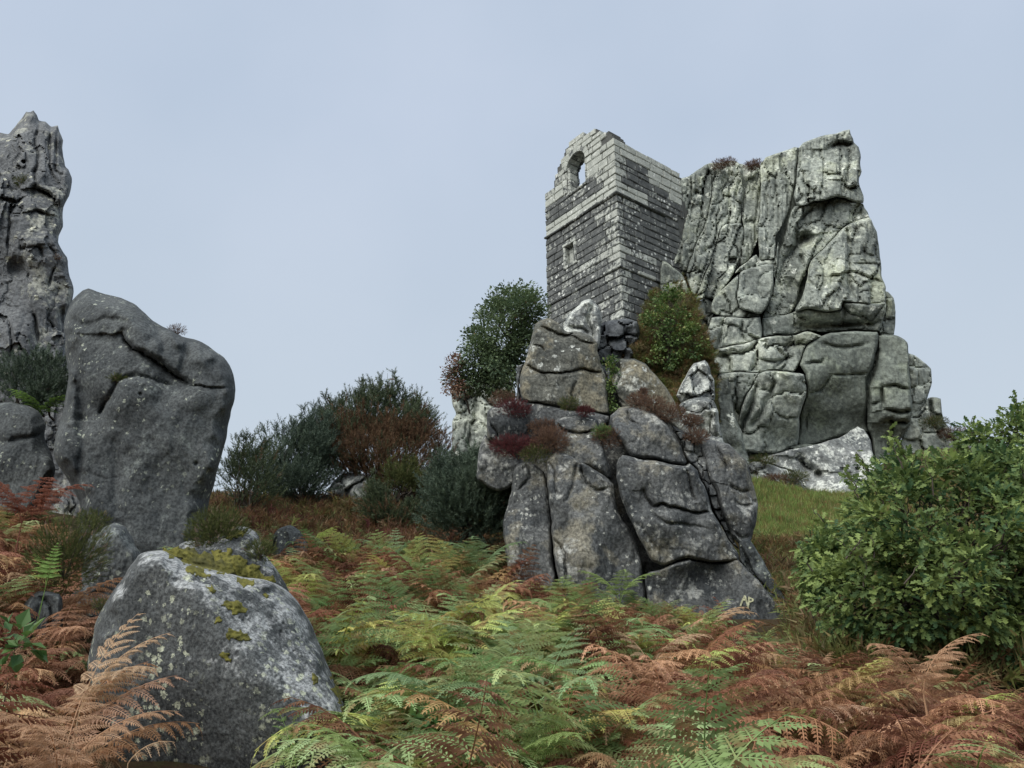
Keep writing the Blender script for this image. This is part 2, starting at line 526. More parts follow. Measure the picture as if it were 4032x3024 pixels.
# ground: dark peaty soil with litter, turf where the grass grows
k = NT('soil')
_a = k.noise(k.pos(), 1.2, 8, 0.65); _b = k.noise(k.pos(), 18, 6, 0.7)
_c = k.mix(k.ramp(_a, 0.4, 0.6), (0.045, 0.030, 0.020), (0.085, 0.055, 0.035))
_c = k.mix(k.ramp(_b, 0.45, 0.6, 0, 0.7), _c, (0.055, 0.060, 0.022))
M['soil'] = k.done(_c, 0.97, k.bump(_b, 0.8, 0.08), 0.1)
k = NT('turf_bank')
_a = k.noise(k.pos(), 1.6, 8, 0.68); _b = k.noise(k.pos(), 14, 6, 0.7)
_c = k.mix(k.ramp(_a, 0.42, 0.6), (0.055, 0.062, 0.028), (0.12, 0.095, 0.05))
_c = k.mix(k.ramp(_b, 0.5, 0.62, 0, 0.8), _c, (0.085, 0.10, 0.03))
M['bank'] = k.done(_c, 0.97, k.bump(_b, 0.9, 0.12), 0.1)

# ------------------------------------------------------------------ ground
GP = np.array([(0, 0, 0), (0, 3, .66), (0, 5.2, 1.0), (-.5, 8, 1.6), (2, 11, 2.15), (-3, 14, 3.3), (-2.7, 16, 4.25), (-.5, 14, 3.1), (-5.2, 14.5, 4.0), (0, 16.5, 4.3), (7, 20, 5.1), (10, 24, 6.3),
               (4.5, 16, 3.6), (8, 16, 3.7), (4, 25, 8.5), (-4.2, 9, 2.25), (-4.8, 7.5, 2.05), (-2.2, 5, .95), (-1.9, 3.2, .85), (1.8, 3, .60), (3.05, 5, 1.05),
               (3.5, 8, 1.45), (5.5, 8, 1.5), (6, 12, 2.3), (-8, 10, 3.2), (-10, 14, 4.3), (-6, 17.5, 4.9), (-3, 18, 5.0), (-7, 24, 3.4), (0, 34, 5), (15, 26, 9.0), (12, 24.5, 7.4),
               (20, 32, 6), (14, 12, 2.0), (30, 10, 1), (40, 40, 2), (-30, 20, 1), (-40, 60, -3), (0, 80, -4), (60, 80, -4), (-30, -30, -5), (30, -30, -5), (0, -10, -1.2),
               (-12, 5, 2.4), (-6, 3, 1.3), (10, 4, .9), (1, 20, 5.4), (4.6, 21, 6.8), (6.4, 22.6, 7.0), (2.5, 18, 4.6)], float)
_d = np.hypot(GP[:, None, 0] - GP[None, :, 0], GP[:, None, 1] - GP[None, :, 1])
_A = np.zeros((len(GP) + 3, len(GP) + 3))
_A[:len(GP), :len(GP)] = _d + 0.0
_A[:len(GP), -3:] = np.c_[np.ones(len(GP)), GP[:, :2]]
_A[-3:, :len(GP)] = _A[:len(GP), -3:].T
_w = np.linalg.solve(_A + 1e-9 * np.eye(len(_A)), np.r_[GP[:, 2], 0, 0, 0])

def ground(x, y):
    x, y = np.asarray(x, float), np.asarray(y, float)
    z = _w[-3] + _w[-2] * x + _w[-1] * y
    for (gx, gy, _), w in zip(GP, _w[:-3]):
        z = z + w * np.sqrt((x - gx) ** 2 + (y - gy) ** 2 + 0.6)
    far = np.clip((np.hypot(x, y - 10) - 45) / 60, 0, 1)
    z = z * (1 - far) - 5 * far
    return z + 0.06 * fbm(np.stack([x * 1.1, y * 1.1, x * 0], -1), 4, 3) * (1 - far)

def axis(lo, hi, st, far):
    core = np.arange(lo, hi + st * .5, st)
    ext = []
    d = st
    x = hi
    while x < far:
        d *= 1.35; x += d; ext.append(x)
    ext = np.array(ext)
    return np.concatenate([(lo - (ext - hi))[::-1], core, ext])
_x, _y = axis(-14, 20, 0.25, 900), axis(-3, 30, 0.25, 900)
_X, _Y = np.meshgrid(_x, _y)
_Z = ground(_X, _Y)
_i = np.arange(_X.size).reshape(_X.shape)
terrain = mesh_np('ground', np.stack([_X, _Y, _Z], -1).reshape(-1, 3),
                  [np.stack([_i[:-1, :-1], _i[:-1, 1:], _i[1:, 1:], _i[1:, :-1]], -1).reshape(-1, 4)], M['soil'])
tag(terrain, 'steep peaty hillside under the bracken', kind='structure')

# ------------------------------------------------------------------ the great crag
crag = empty('granite_crag', (10, 26, 6))
tag(crag, 'towering pale lichened granite crag joined to the ruined chapel', 'crag', 'granite outcrops')

def cr(poly, D, mat='crag', **kw):
    kw.setdefault('step', 6.0); kw.setdefault('R', 30); kw.setdefault('dep', 0.5); kw.setdefault('thick', 3.0)
    kw['R'] *= .34; kw['dep'] *= .45
    if 'flute' in kw: f_ = kw['flute']; kw['flute'] = (f_[0], f_[1] * 1.2, f_[2] * .55, f_[3] * .45, f_[4])
    if 'facet' in kw: f_ = kw['facet']; kw['facet'] = (f_[0] * 1.15, f_[1] * .8, f_[2] * .6)
    kw.setdefault('n1', 0.16); kw.setdefault('s1', 1.5); kw.setdefault('n2', 0.035); kw.setdefault('s2', 2.6)
    kw['n1'] *= .6; kw.setdefault('aniso', .4)
    kw['ctrl'] = crop(kw.get('ctrl', ()), C2)
    kw['cracks'] = [(crop(c[0], C2), *c[1:]) for c in kw.get('cracks', ())]
    kw['pits'] = [(*crop([(c[0], c[1])], C2)[0], *c[2:]) for c in kw.get('pits', ())]
    return rock(kw.pop('name', 'rock_block'), crop(poly, C2), D, M[mat], crag, **kw)

# inner mass behind the blocks
cr([(150, 310), (260, 235), (400, 235), (500, 215), (650, 165), (860, 95), (890, 140), (905, 380), (980, 560), (1000, 740), (1045, 820), (1050, 950), (1110, 1010),
    (1120, 1280), (1060, 1480), (900, 1600), (560, 1560), (420, 1480), (310, 1380), (290, 1100), (260, 960), (270, 860), (180, 740), (110, 640)], 29.6, 'crag_smooth',
   name='rock_core', step=14, thick=6, dep=1.0, R=60)
cr([(505, 235), (650, 175), (850, 110), (885, 150), (900, 390), (975, 560), (1000, 740), (1010, 900), (700, 930), (520, 900), (400, 880), (330, 860), (420, 700), (490, 600)], 27.75, 'crag_smooth', name='rock_core', step=14, thick=2, dep=.6, R=60)
cr([(150, 330), (260, 240), (480, 240), (500, 560), (400, 720), (230, 790), (150, 680), (110, 620)], 28.9, 'crag_smooth', name='rock_core', step=14, thick=2, dep=.6, R=60)
# fluted upper left, running into the chapel
cr([(95, 660), (92, 520), (112, 390), (130, 295), (180, 270), (215, 240), (255, 215), (285, 300), (262, 450), (215, 560), (165, 700), (150, 700)], 28.6, step=5.5, R=26,
   flute=(60, 230, 0.55, 0.55, -0.1), ctrl=[(120, 450, 0.0), (200, 330, -.1), (150, 650, -.6)], seed=1)
cr([(255, 215), (300, 210), (350, 205), (400, 214), (418, 300), (412, 400), (405, 478), (330, 495), (290, 590), (255, 700), (205, 812), (198, 790), (165, 700), (215, 560),
    (262, 450), (285, 300)], 28.0, step=5.5, R=26, flute=(52, 210, 0.6, 0.6, -0.25), ctrl=[(330, 260, .5), (330, 400, .1), (220, 770, -.9)], seed=2)
cr([(330, 493), (375, 478), (407, 480), (418, 520), (402, 600), (378, 690), (335, 760), (315, 800), (260, 805), (204, 815), (255, 700), (290, 590)], 27.2, step=5.5, R=30,
   flute=(55, 260, 0.5, 0.5, -0.35), seed=3, ctrl=[(380, 520, .4), (260, 780, -.4)])
cr([(400, 214), (440, 224), (490, 218), (497, 330), (487, 440), (482, 540), (440, 625), (380, 692), (402, 600), (418, 510), (412, 400), (418, 300)], 28.3, R=24,
   flute=(48, 190, 0.5, 0.6, -0.1), seed=4, ctrl=[(440, 260, .5), (430, 600, -.5)])
# tower: pale left rib, top block, middle, right face
cr([(490, 215), (512, 188), (535, 175), (560, 165), (600, 155), (640, 140), (662, 145), (645, 250), (632, 330), (612, 440), (582, 500), (556, 545), (552, 622), (492, 640),
    (480, 620), (482, 540), (487, 440), (497, 330)], 27.0, R=30, flute=(58, 260, 0.45, 0.4, 0.02), seed=5, jit=7,
   ctrl=[(520, 230, .8), (560, 330, .2), (520, 560, -.3), (640, 300, .5)])
cr([(662, 145), (675, 125), (692, 114), (715, 104), (742, 96), (770, 92), (800, 86), (825, 78), (850, 68), (880, 68), (890, 85), (897, 105), (898, 125), (920, 144), (928, 170),
    (933, 240), (930, 300), (936, 388), (870, 372), (820, 360), (760, 372), (690, 396), (656, 402), (636, 345), (650, 250)], 26.6, R=30, dep=.7, jit=7, flute=(72, 300, 0.5, 0.45, 0.03),
   seed=6, ctrl=[(700, 150, 1.0), (850, 110, .9), (780, 340, -.25), (900, 340, .1), (660, 300, .4)],
   cracks=[([(780, 150), (830, 125), (895, 128)], 7, .5, .2), ([(868, 130), (878, 250), (860, 330)], 7, .4), ([(850, 290), (880, 330), (925, 300)], 9, .4, .2)])
cr([(640, 400), (690, 398), (760, 374), (820, 363), (870, 374), (936, 390), (945, 410), (962, 452), (880, 472), (842, 502), (800, 545), (762, 592), (706, 642), (694, 690), (672, 735),
    (642, 845), (600, 872), (500, 887), (530, 800), (558, 720), (566, 620), (590, 560), (612, 470), (628, 420)], 27.0, R=26, flute=(80, 240, 0.45, 0.4, -0.3), seed=7,
   ctrl=[(700, 440, .2), (900, 420, .0), (620, 560, .3), (640, 720, -.1), (560, 860, -.4), (700, 600, -.1)],
   cracks=[([(660, 500), (640, 570), (600, 640), (560, 780)], 10, .5), ([(690, 520), (650, 570)], 9, .5, .3), ([(660, 590), (690, 690)], 7, .4),
           ([(740, 400), (690, 440), (660, 480)], 7, .35)], pits=[(690, 545, 32, .5), (610, 760, 40, .3)])
cr([(842, 502), (880, 472), (962, 452), (985, 495), (1002, 535), (1015, 600), (1020, 660), (1024, 722), (1036, 752), (1032, 812), (960, 830), (905, 822), (852, 816), (842, 850),
    (780, 858), (700, 846), (642, 862), (672, 800), (696, 730), (708, 642), (762, 592), (800, 545)], 26.1, R=40, dep=.8, flute=(90, 200, 0.4, 0.3, -0.2), seed=8,
   ctrl=[(900, 500, .5), (780, 640, .1), (850, 720, -.3), (980, 600, .6), (760, 830, -.4), (900, 800, -.2)],
   cracks=[([(870, 480), (880, 620), (890, 800)], 8, .45), ([(790, 700), (900, 690), (1020, 730)], 6, .3, .15), ([(900, 660), (960, 650), (1015, 655)], 6, .25),
           ([(705, 640), (690, 700), (730, 750)], 9, .4)])
# diamond block and its neighbours
cr([(412, 690), (470, 668), (546, 650), (549, 720), (532, 800), (492, 868), (440, 860), (402, 842), (392, 800), (397, 740)], 25.7, R=34, dep=.7, n1=.15,
   facet=(110, .25, .15), seed=9, ctrl=[(470, 700, .5), (430, 820, -.3), (530, 700, .1)])
cr([(282, 862), (292, 800), (332, 760), (400, 702), (396, 760), (390, 800), (400, 842), (440, 862), (488, 872), (430, 892), (340, 882)], 26.0, R=28, facet=(80, .3, .25), seed=10)
cr([(490, 640), (552, 624), (570, 560), (566, 640), (556, 720), (549, 700), (546, 652), (500, 662), (440, 680), (382, 694), (440, 628), (470, 610)], 26.7, R=22, seed=11, facet=(70, .3, .2))
cr([(60, 640), (100, 660), (150, 702), (204, 816), (260, 806), (300, 830), (285, 880), (266, 920), (258, 960), (292, 1030), (285, 1090), (300, 1180), (304, 1360), (330, 1416), (392, 1470), (330, 1560), (220, 1480), (180, 1200), (140, 1000), (60, 800)], 27.0, R=26, seed=25, facet=(90, .3, .25))
# overhanging row
cr([(497, 900), (500, 887), (600, 872), (642, 862), (700, 846), (780, 858), (842, 850), (852, 816), (905, 822), (960, 830), (1032, 812), (1034, 860), (1028, 905), (1006, 945), (900, 938),
    (800, 952), (700, 944), (610, 960), (560, 955), (497, 972)], 26.2, 'crag', R=34, dep=.7, n1=.2, seed=12, facet=(130, .35, .25),
   ctrl=[(930, 830, -.6), (930, 930, .4), (720, 860, -.3), (720, 930, .8), (540, 900, -.2), (540, 960, .2), (800, 940, .9)],
   cracks=[([(640, 870), (700, 900), (860, 905), (1000, 900)], 9, .35, .25)], pits=[(720, 925, (70, 16), .5), (860, 915, (50, 14), .4)])
cr([(1036, 768), (1072, 800), (1080, 865), (1076, 962), (1008, 962), (1006, 945), (1028, 905), (1034, 850)], 27.0, R=26, seed=13, facet=(60, .3, .25))
cr([(280, 884), (340, 884), (430, 894), (489, 884), (492, 980), (400, 1000), (345, 1012), (290, 1026), (262, 990), (256, 950), (266, 915)], 25.6, R=30, dep=.6, seed=14, facet=(95, .3, .25),
   cracks=[([(330, 885), (320, 950), (300, 1020)], 7, .35), ([(420, 895), (410, 950), (430, 990)], 7, .3)])
# folded band beneath
cr([(290, 1028), (345, 1014), (400, 1002), (494, 976), (560, 962), (612, 963), (700, 950), (760, 966), (705, 1000), (672, 1060), (650, 1110), (640, 1122), (560, 1112), (480, 1130), (400, 1122),
    (312, 1132), (282, 1082)], 25.4, R=30, dep=.5, seed=15, facet=(100, .35, .3), n1=.3,
   cracks=[([(300, 1060), (400, 1040), (480, 1000)], 7, .4, .15), ([(480, 1010), (470, 1080), (450, 1120)], 7, .4), ([(540, 1000), (600, 1050), (560, 1105)], 7, .35),
           ([(600, 1010), (680, 990)], 6, .3), ([(480, 1060), (560, 1070), (640, 1050)], 6, .3)])
# big smooth bulge and right wall
cr([(705, 1000), (760, 967), (800, 957), (880, 950), (1000, 949), (1004, 965), (1000, 1020), (976, 1100), (956, 1150), (951, 1350), (962, 1385), (850, 1402), (730, 1442), (660, 1456), (650, 1430),
    (662, 1330), (690, 1200), (684, 1132), (662, 1092), (675, 1060)], 25.2, 'crag_smooth', R=55, dep=.9, n1=.2, s1=2.0, seed=16,
   ctrl=[(850, 1010, .1), (800, 1100, -.4), (950, 1050, .1), (700, 1140, -.3), (800, 1250, .5), (760, 1400, 1.7), (920, 1370, 1.6), (930, 1200, .6), (680, 1380, 1.4)],
   cracks=[([(690, 1090), (760, 1080), (770, 1065)], 6, .3), ([(700, 1225), (760, 1210), (800, 1130)], 5, .25), ([(800, 1130), (880, 1132), (950, 1128)], 4, .2),
           ([(700, 1290), (690, 1380)], 5, .2), ([(760, 1000), (850, 1015), (960, 1000)], 9, .2)])
cr([(1006, 966), (1076, 963), (1110, 975), (1136, 992), (1141, 1040), (1144, 1120), (1146, 1200), (1156, 1290), (1142, 1350), (1090, 1430), (1062, 1500), (1002, 1520), (964, 1390), (953, 1350),
    (957, 1150), (980, 1100), (1002, 1020)], 25.5, 'crag_smooth', R=40, dep=.8, n1=.2, seed=17, ctrl=[(1070, 1010, .1), (1060, 1150, -.1), (1090, 1280, -.1), (1040, 1450, 1.2)],
   cracks=[([(1005, 975), (990, 1090), (960, 1180), (955, 1350)], 9, .6), ([(1020, 1190), (1080, 1180), (1145, 1195)], 6, .3, .1), ([(1025, 1290), (1090, 1300), (1150, 1290)], 6, .4, .15),
           ([(1015, 1180), (1020, 1290)], 6, .35), ([(960, 1260), (1015, 1250)], 6, .3), ([(1060, 1320), (1050, 1480)], 6, .4), ([(1030, 1340), (1090, 1335), (1140, 1330)], 8, .5, .3)])
# lower left ribs
cr([(312, 1134), (400, 1124), (482, 1132), (450, 1190), (430, 1230), (408, 1300), (392, 1390), (330, 1412), (302, 1360), (302, 1250), (292, 1180)], 25.2, R=26, dep=.6, seed=18,
   flute=(70, 150, .45, .5, -.15), ctrl=[(350, 1170, -.3), (350, 1380, .6)])
cr([(482, 1132), (560, 1116), (640, 1124), (678, 1132), (688, 1200), (662, 1330), (652, 1440), (560, 1480), (480, 1474), (392, 1465), (392, 1390), (408, 1300), (430, 1232)], 24.8, R=36, dep=.8,
   seed=19, facet=(120, .35, .3), ctrl=[(600, 1160, -.5), (520, 1270, -.4), (450, 1420, .5), (620, 1300, .3), (600, 1430, 1.4)],
   cracks=[([(480, 1150), (440, 1280), (400, 1400)], 10, .6), ([(560, 1140), (500, 1280), (450, 1370)], 14, .4)])
cr([(392, 1464), (480, 1472), (560, 1478), (650, 1440), (730, 1440), (800, 1424), (760, 1520), (600, 1560), (460, 1530), (420, 1500)], 25.9, 'crag_smooth', R=30, dep=.4, seed=20, facet=(70, .25, .25))
# base slab, right shoulder
cr([(492, 1500), (540, 1485), (600, 1468), (660, 1456), (730, 1442), (850, 1402), (880, 1378), (912, 1358), (940, 1370), (955, 1400), (975, 1445), (1002, 1530), (1020, 1620), (960, 1700), (800, 1700),
    (700, 1640), (640, 1560), (560, 1535), (505, 1512)], 24.3, 'white_rock', R=26, dep=.4, n1=.15, seed=21, ctrl=[(900, 1390, .9), (850, 1500, .2), (700, 1500, .3), (850, 1650, -.8), (560, 1500, .4)],
   cracks=[([(660, 1490), (700, 1540), (740, 1560)], 12, .5, .2), ([(880, 1560), (920, 1600), (970, 1610)], 8, .3)], pits=[(745, 1568, 16, .4), (850, 1548, 10, .2), (915, 1545, 8, .25)])
cr([(440, 1530), (500, 1515), (560, 1538), (640, 1562), (700, 1640), (810, 1700), (820, 1760), (640, 1760), (500, 1740), (420, 1700)], 24.0, 'white_rock', R=24, dep=.35, n1=.2, seed=22, facet=(90, .3, .25))
cr([(1141, 1042), (1165, 1050), (1185, 1062), (1210, 1092), (1230, 1112), (1238, 1170), (1222, 1236), (1190, 1290), (1150, 1320), (1140, 1200), (1138, 1100)], 27.3, R=24, dep=.5, seed=23, facet=(60, .3, .25))
cr([(1142, 1320), (1190, 1282), (1226, 1233), (1276, 1234), (1282, 1280), (1290, 1330), (1340, 1400), (1362, 1480), (1400, 1600), (1420, 1760), (1100, 1760), (1060, 1500), (1095, 1430)], 27.0,
   R=24, dep=.5, seed=24, facet=(75, .4, .3), cracks=[([(1225, 1240), (1240, 1340), (1290, 1440)], 8, .5)])

# ------------------------------------------------------------------ rocks under and beside the chapel
def single(name, poly, D, mat, label, cat='rock', c=C3, group=None, **kw):
    kw['ctrl'] = crop(kw.get('ctrl', ()), c)
    kw['cracks'] = [(crop(q[0], c), *q[1:]) for q in kw.get('cracks', ())]
    kw['pits'] = [(*crop([(q[0], q[1])], c)[0], *q[2:]) for q in kw.get('pits', ())]
    o = rock(name, crop(poly, c), D, M[mat], None, **kw)
    return tag(o, label, cat, group)

single('pointed_rock', [(470, 200), (482, 170), (500, 122), (530, 80), (562, 46), (585, 38), (612, 36), (640, 60), (655, 82), (662, 130), (660, 200), (650, 262), (620, 330), (520, 330), (450, 260)],
       23.2, 'white_rock', 'pale pointed rock leaning at the foot of the chapel wall', step=5, R=30, dep=.5, thick=1.2, n1=.1, n2=.05, seed=31, jit=7,
       cracks=[([(610, 40), (600, 140), (620, 250)], 8, .3), ([(500, 160), (560, 180), (600, 215)], 6, .2)])
single('dark_ledge', [(560, 330), (640, 250), (662, 160), (700, 150), (770, 138), (842, 146), (852, 190), (850, 240), (832, 292), (812, 340), (780, 430), (680, 470), (600, 430)],
       24.6, 'dark_rock', 'dark wet rock ledges directly below the chapel corner', step=5.5, R=26, dep=.5, thick=2.0, n1=.25, facet=(60, .4, .35), seed=32)
single('lichened_rock', [(1036, 522), (1060, 470), (1082, 430), (1104, 385), (1125, 360), (1180, 340), (1206, 378), (1212, 410), (1226, 442), (1228, 545), (1130, 552), (1066, 556)],
       22.8, 'white_rock', 'upright rock crusted with white lichen between tor and crag', step=5, R=24, dep=.5, thick=1.2, n1=.12, facet=(70, .3, .25), seed=33)
single('squat_rock', [(1050, 566), (1090, 540), (1130, 530), (1224, 546), (1250, 640), (1290, 800), (1320, 1020), (1080, 1020), (1070, 640)],
       22.3, 'white_rock', 'squat rock below the upright white rock beside the crag', step=5, R=28, dep=.5, thick=1.2, n1=.15, facet=(90, .3, .2), seed=34)
single('dark_buttress', [(1226, 470), (1250, 440), (1300, 420), (1330, 600), (1390, 760), (1440, 1000), (1420, 1100), (1240, 1060), (1236, 640)],
       24.9, 'crag', 'narrow shadowed rock rib at the foot of the crag behind the tor', step=6, R=24, dep=.5, thick=1.0, n1=.2, seed=35)
single('pale_cliff', [(1262, 1040), (1276, 960), (1292, 890), (1284, 800), (1288, 760), (1302, 735), (1288, 690), (1282, 640), (1285, 590), (1400, 540), (1560, 480), (1640, 620), (1600, 800),
       (1560, 1200), (1500, 1500), (1250, 1500), (1245, 1200)], 25.0, 'crag', 'pale smooth cliff showing under the dark tree beside the chapel', 'cliff', C6, step=6, R=28, dep=.5, thick=3.0,
       n1=.15, flute=(110, 260, .35, .3, 0), seed=36)
single('gorse_rock', [(560, 1310), (590, 1240), (622, 1120), (660, 1080), (690, 1060), (812, 1062), (852, 1150), (930, 1160), (1002, 1182), (1040, 1260), (1060, 1500), (900, 1560), (560, 1560)],
       16.6, 'white_rock', 'low grey outcrop under the dead brown gorse', 'rock', C6, step=5, R=28, dep=.35, thick=1.0, n1=.15, facet=(80, .25, .25), seed=37)
bank = rock('earth_bank', crop([(640, 420), (760, 300), (850, 140), (880, 60), (905, 10), (960, -25), (1030, -55), (1100, -20), (1150, 120), (1215, 270), (1240, 420), (1250, 600), (1220, 1050), (1000, 1050),
            (800, 900), (760, 640), (680, 560)], C3), 25.6, M['bank'], None, step=7, R=60, dep=.8, thick=2.0, n1=.35, s1=1.0, n2=.10, seed=38, key='bank',
            ctrl=crop([(1000, -40, 1.8), (900, 120, .6), (1050, 200, .2), (900, 350, -.8), (1100, 400, -1.2), (1100, 600, -2.2), (760, 420, -.8)], C3))
tag(bank, 'steep earth bank of turf and scrub between chapel and crag', 'bank', kind='structure')

# ------------------------------------------------------------------ the middle tor
tor = empty('granite_tor', (2, 12, 2.2))
tag(tor, 'dark stacked granite tor of rounded slabs rising out of the bracken', 'tor', 'granite outcrops')

def tr(poly, D, mat='tor', **kw):
    kw.setdefault('step', 4.5); kw.setdefault('R', 34); kw.setdefault('dep', 0.28); kw.setdefault('thick', 1.1)
    kw.setdefault('n1', 0.09); kw.setdefault('s1', 0.8); kw.setdefault('n2', 0.022); kw.setdefault('s2', 4.5); kw.setdefault('jit', 5)
    kw['R'] *= .55; kw['dep'] *= .62
    kw['cracks'] = [(c[0], c[1] * .7, *[q * .8 for q in c[2:]]) for c in kw.get('cracks', ())]
    kw['ctrl'] = crop(kw.get('ctrl', ()), C3)
    kw['cracks'] = [(crop(c[0], C3), *c[1:]) for c in kw.get('cracks', ())]
    kw['pits'] = [(*crop([(c[0], c[1])], C3)[0], *c[2:]) for c in kw.get('pits', ())]
    return rock(kw.pop('name', 'rock_slab'), crop(poly, C3), D, M[mat], tor, **kw)

tr([(120, 640), (300, 580), (480, 600), (640, 630), (720, 640), (860, 600), (1000, 680), (1140, 860), (1230, 1080), (1300, 1280), (1380, 1420), (1500, 1600), (1300, 1720), (500, 1640), (260, 1400),
    (230, 1180), (230, 960), (80, 840), (100, 740)], 12.6, name='rock_core', step=10, R=40, dep=.3, thick=1.4)
tr([(250, 480), (400, 520), (600, 540), (690, 560), (740, 480), (800, 440), (930, 480), (1040, 640), (1130, 800), (1180, 960), (1100, 1000), (700, 960), (300, 800), (240, 640)], 13.0, name='rock_core', step=10, R=30, dep=.2, thick=1.0)
tr([(232, 372), (262, 366), (256, 420), (252, 480), (264, 545), (246, 532), (238, 470)], 12.9, R=16, dep=.15, thick=.5, seed=41)
tr([(263, 380), (278, 340), (290, 300), (298, 250), (310, 202), (330, 165), (352, 145), (378, 134), (402, 134), (450, 160), (492, 196), (530, 192), (562, 196), (610, 224), (640, 258), (642, 292), (656, 340),
    (682, 420), (690, 500), (694, 560), (693, 608), (640, 612), (600, 600), (560, 592), (480, 582), (400, 572), (340, 556), (300, 552), (270, 538), (256, 490), (254, 430)], 12.4, 'tor_warm', R=42, dep=.4,
   seed=42, key='T1', ctrl=[(420, 180, .35), (380, 320, .0), (450, 480, -.12), (640, 420, .2), (640, 560, .05), (300, 320, .15)],
   cracks=[([(262, 366), (300, 372), (360, 400), (440, 398), (530, 392), (612, 402), (660, 398)], 4.5, .22, .05), ([(312, 268), (350, 276), (372, 300)], 5, .14), ([(350, 178), (410, 196), (470, 226), (540, 206), (570, 198)], 6, .16, .04),
           ([(545, 438), (520, 500), (534, 560)], 6, .12), ([(470, 226), (560, 240), (640, 262)], 6, .12), ([(360, 400), (380, 430), (400, 470)], 4, .08)])
tr([(92, 600), (110, 582), (150, 571), (190, 556), (222, 546), (340, 558), (480, 586), (600, 602), (692, 624), (702, 660), (660, 700), (560, 720), (440, 740), (340, 740), (290, 752), (220, 764), (130, 762), (90, 732),
    (88, 680)], 12.2, R=36, dep=.35, seed=43, key='T2', ctrl=[(300, 580, .3), (160, 660, -.1), (400, 640, .1), (600, 640, .2), (300, 720, .1)], cracks=[([(100, 650), (140, 700), (130, 756)], 6, .12), ([(290, 570), (280, 650), (300, 740)], 8, .14)])
tr([(428, 652), (470, 622), (520, 612), (560, 610), (640, 640), (652, 700), (676, 790), (700, 880), (714, 935), (692, 940), (640, 905), (600, 880), (520, 858), (460, 830), (440, 790), (436, 720)], 11.8, R=40, dep=.35, seed=44, key='T3',
   ctrl=[(540, 620, .2), (500, 700, 0), (600, 850, -.15)], cracks=[([(430, 655), (480, 690), (560, 700), (640, 690)], 7, .16, .05)])
tr([(36, 940), (40, 860), (46, 790), (60, 745), (78, 715), (112, 758), (150, 768), (200, 800), (260, 860), (240, 960), (130, 1000)], 12.4, R=30, dep=.3, seed=45)
tr([(214, 960), (222, 900), (240, 866), (282, 848), (332, 868), (372, 900), (386, 960), (398, 1050), (406, 1150), (416, 1250), (430, 1500), (340, 1600), (200, 1500), (172, 1220), (174, 1150), (196, 1050)], 11.7, R=44, dep=.35, seed=46,
   key='T5', ctrl=[(290, 870, .2), (290, 1100, -.05), (300, 1300, -.15), (220, 1050, .15)], cracks=[([(280, 850), (300, 940), (240, 1000)], 7, .1)])
tr([(378, 850), (400, 820), (432, 804), (500, 820), (560, 850), (600, 876), (692, 936), (716, 962), (730, 1040), (742, 1100), (770, 1150), (802, 1180), (830, 1240), (852, 1300), (868, 1400), (880, 1600), (600, 1660), (470, 1600),
    (440, 1400), (420, 1250), (404, 1120), (392, 1000), (384, 900)], 11.4, R=46, dep=.4, seed=47, key='T6',
   ctrl=[(430, 830, .2), (560, 900, .05), (560, 1100, -.1), (700, 1000, .15), (560, 1350, -.3), (780, 1300, .1), (430, 1200, .1)],
   cracks=[([(550, 870), (580, 960), (640, 1000), (690, 980)], 9, .16), ([(400, 850), (440, 940), (430, 1040)], 6, .1), ([(420, 1230), (480, 1330), (490, 1450)], 8, .15), ([(530, 860), (520, 960), (460, 1060)], 9, .1)])
# right half
tr([(704, 410), (708, 375), (718, 354), (750, 332), (790, 334), (830, 334), (892, 360), (915, 390), (942, 420), (1002, 512), (1060, 620), (1102, 692), (1120, 760), (1060, 720), (980, 640), (900, 610), (820, 590), (760, 590),
    (728, 500), (706, 446)], 12.6, 'tor_warm', R=34, dep=.35, seed=48, key='T7', ctrl=[(760, 350, .2), (820, 450, -.05), (960, 500, .25), (1060, 660, .2), (760, 500, .05)],
   cracks=[([(745, 350), (752, 420), (740, 480)], 7, .14), ([(715, 390), (728, 440)], 6, .12), ([(730, 500), (760, 540), (780, 560)], 6, .12)])
tr([(700, 622), (716, 604), (742, 586), (800, 578), (870, 588), (932, 610), (970, 645), (1002, 682), (1030, 720), (1052, 762), (1078, 810), (1098, 856), (1082, 874), (1000, 858), (900, 842), (840, 838), (806, 822), (772, 775), (740, 735), (716, 690)],
   11.6, R=60, dep=.5, seed=49, key='T8', ctrl=[(800, 590, .3), (800, 700, .0), (960, 740, -.1), (900, 820, .05), (1060, 820, .15)], cracks=[([(780, 586), (800, 640), (850, 680)], 7, .14), ([(1000, 690), (1060, 760)], 7, .1)])
tr([(734, 930), (736, 862), (748, 836), (764, 818), (832, 828), (900, 846), (1000, 862), (1086, 874), (1106, 862), (1142, 900), (1168, 950), (1192, 1000), (1212, 1090), (1242, 1140), (1292, 1232), (1342, 1312), (1348, 1348), (1280, 1352), (1200, 1356),
    (1100, 1336), (1040, 1350), (980, 1376), (940, 1360), (900, 1332), (860, 1260), (822, 1180), (790, 1115), (762, 1050), (742, 985)], 11.1, R=44, dep=.4, seed=50, key='T9',
   ctrl=[(800, 860, .15), (900, 930, 0), (1080, 940, .1), (1140, 1050, .2), (1000, 1150, -.15), (1180, 1250, .0), (1000, 1330, .15), (1280, 1300, .2)],
   cracks=[([(880, 1000), (900, 1040), (932, 1076), (1050, 1080), (1120, 1100), (1206, 1106)], 6, .2, .06), ([(900, 1090), (980, 1160), (1100, 1170), (1180, 1190)], 11, .1), ([(1086, 880), (1100, 960), (1140, 1060)], 8, .13),
           ([(840, 1150), (900, 1250), (960, 1340)], 10, .08)])
